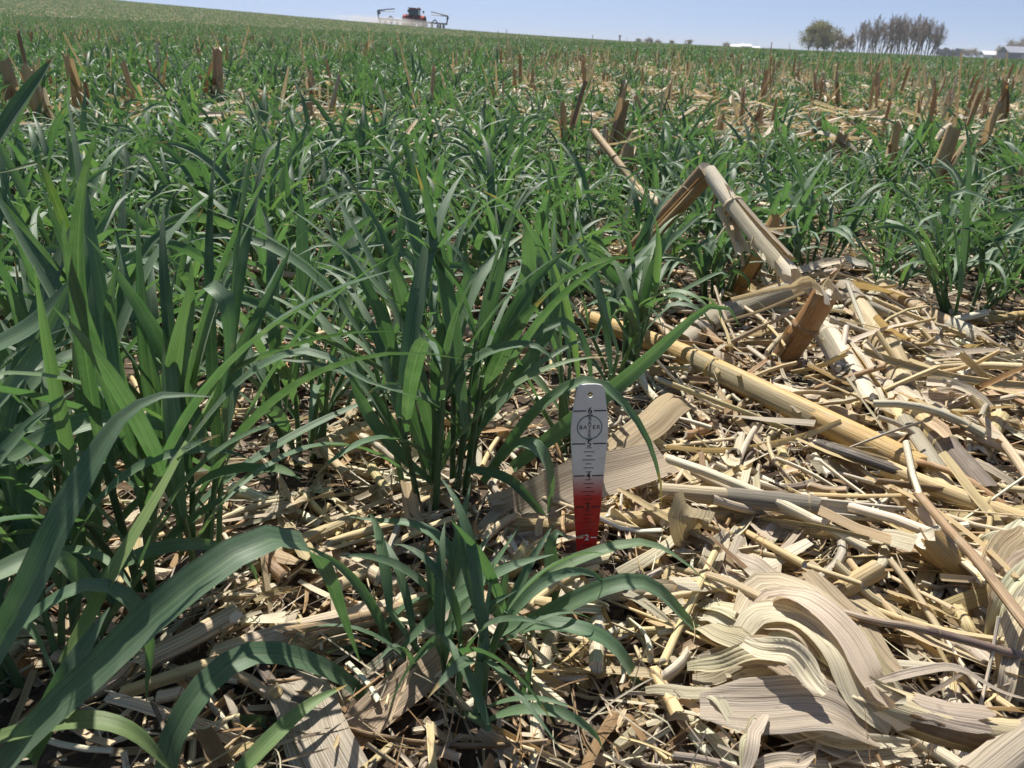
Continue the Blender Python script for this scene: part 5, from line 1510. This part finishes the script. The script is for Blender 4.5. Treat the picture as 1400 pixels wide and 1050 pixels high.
for u, v, dist, h, lab, k in ((874, 60, 420, 3.6, 'small grey green tree at the left of the far row beyond the hill', 0), (886, 61, 420, 4.2, 'small round tree in the middle of the far row beyond the hill', 1), (900, 61, 420, 3.4, 'small tree at the right of the far row beyond the hill', 1),
                              (918, 63, 430, 3.4, 'single small bush showing over the hill flank, the left one', 0), (940, 64, 430, 4.0, 'single small bush showing over the hill flank, the right one', 0), (993, 67, 430, 3.4, 'dark small tree just left of the white farm sheds', 1)):
    place_tree(*SPR[k], u, v, dist, h, lab, None, 'small_tree', wide=1.25)
EVR = tree_meshes(7, .12, .35, maxlev=3, nleaf=1500, lsz=.45, lmat=M_EVER)
for k, u in enumerate((1284, 1290, 1297, 1303, 1309)):
    o = place_tree(*EVR, u, 78, 640, random.uniform(4.5, 6), None, 'evergreens of the far windbreak', 'evergreen_tree', wide=1.3); say(o, 'dark small evergreen in the far windbreak right of the bare grove')
for k, (u, h, lab) in enumerate(((1318, 5.5, 'grey bushy tree right of the far evergreens'), (1328, 6.2, 'taller grey bushy tree left of the white shed'), (1336, 4.5, 'low grey bush touching the white shed'), (1366, 8.0, 'grey tree between the white shed and the dark barn'), (1384, 12.0, 'broad grey tree rising behind the dark barn roof'), (1399, 13.0, 'broad grey tree cut by the right edge behind the barn'))):
    place_tree(*SPR[1], u, 79, 600, h, lab, None, 'farm_tree', wide=1.2)
def shed(u, v, dist, w_, d_, h_, rh, wm, rm, label, cat, yaw=0.0, name='farm_shed'):
    p = PD(u, v, dist); root = empty(name, (p[0], p[1], float(terrain(p[0], p[1])))); root.rotation_euler = (0, 0, yaw); tag(root, label, cat)
    mb = MB(); box(mb, (-w_ / 2, -d_ / 2, 0), (w_ / 2, d_ / 2, h_)); wl = lobj('wall', mb, wm, root)
    mb = MB(); V = []
    for x in (-w_ / 2 - .4, w_ / 2 + .4): V += [(x, -d_ / 2 - .5, h_ - .15), (x, 0, h_ + rh), (x, d_ / 2 + .5, h_ - .15), (x, d_ / 2 + .5, h_ + .1), (x, 0, h_ + rh + .25), (x, -d_ / 2 - .5, h_ + .1)]
    mb.add(V, [(i, (i + 1) % 6, 6 + (i + 1) % 6, 6 + i) for i in range(6)] + [(0, 5, 4, 1), (1, 4, 3, 2), (6, 7, 10, 11), (7, 8, 9, 10)]); lobj('roof', mb, rm, root)
    mb = MB(); box(mb, (-w_ * .15, -d_ / 2 - .06, 0), (w_ * .15, -d_ / 2 - .003, h_ * .75)); lobj('door', mb, M_GREYP, root)
M_WR = plain('white_metal_roof', (.78, .78, .78), .4, noise=.04, scale=.3); M_DW = plain('dark_barn_wall', (.05, .055, .075), .7, noise=.1, scale=.4); M_GR = plain('grey_metal_roof', (.32, .33, .37), .45, noise=.06, scale=.3)
shed(1356, 80, 590, 16, 9, 2.4, 2.2, M_WR, M_WR, 'white low farm shed left of the dark barn', 'shed')
shed(1396, 80, 575, 26, 14, 4.2, 3.6, M_DW, M_GR, 'dark barn with a grey metal roof at the right edge of the horizon', 'barn', name='barn')
shed(1006, 68, 460, 7, 6, 1.5, 1.0, M_WR, M_WR, 'bright white farm shed on the far horizon, the left one', 'shed')
shed(1018, 68.5, 460, 5, 6, 1.9, 1.0, M_WR, M_WR, 'bright white farm shed on the far horizon, the middle one', 'shed')
shed(1028, 69, 460, 7, 6, 1.2, .7, M_WR, M_WR, 'bright white farm shed on the far horizon, the right one', 'shed')
def pole():
    p = PD(847, 58, 400); mb = MB(); ctube(mb, (0, 0, 0), (0, 0, 4.6), .35, 8); ctube(mb, (-.7, 0, 4.3), (.7, 0, 4.3), .2, 6)
    o = bpy.data.objects.new('utility_pole', mb.mesh('utility_pole', M_BARK)); COL.objects.link(o); o.location = (p[0], p[1], float(terrain(p[0], p[1])))
    tag(o, 'lone dark pole standing on the far side of the hill', 'pole')
pole()

def haze():
    mb = MB(); box(mb, (-5300, -5300, -1.5), (5300, 5300, 40))
    mt, t = new_mat('thin_haze'); pv = nd(t, 'ShaderNodeVolumePrincipled'); pv.inputs['Color'].default_value = (.86, .92, 1, 1); pv.inputs['Density'].default_value = .0003
    t.links.new(pv.outputs[0], nd(t, 'ShaderNodeOutputMaterial').inputs['Volume'])
    tag(mb.obj('haze', mt, smooth=False), 'thin spring haze over the far field', None, None, 'stuff')
haze()
settle_labels()
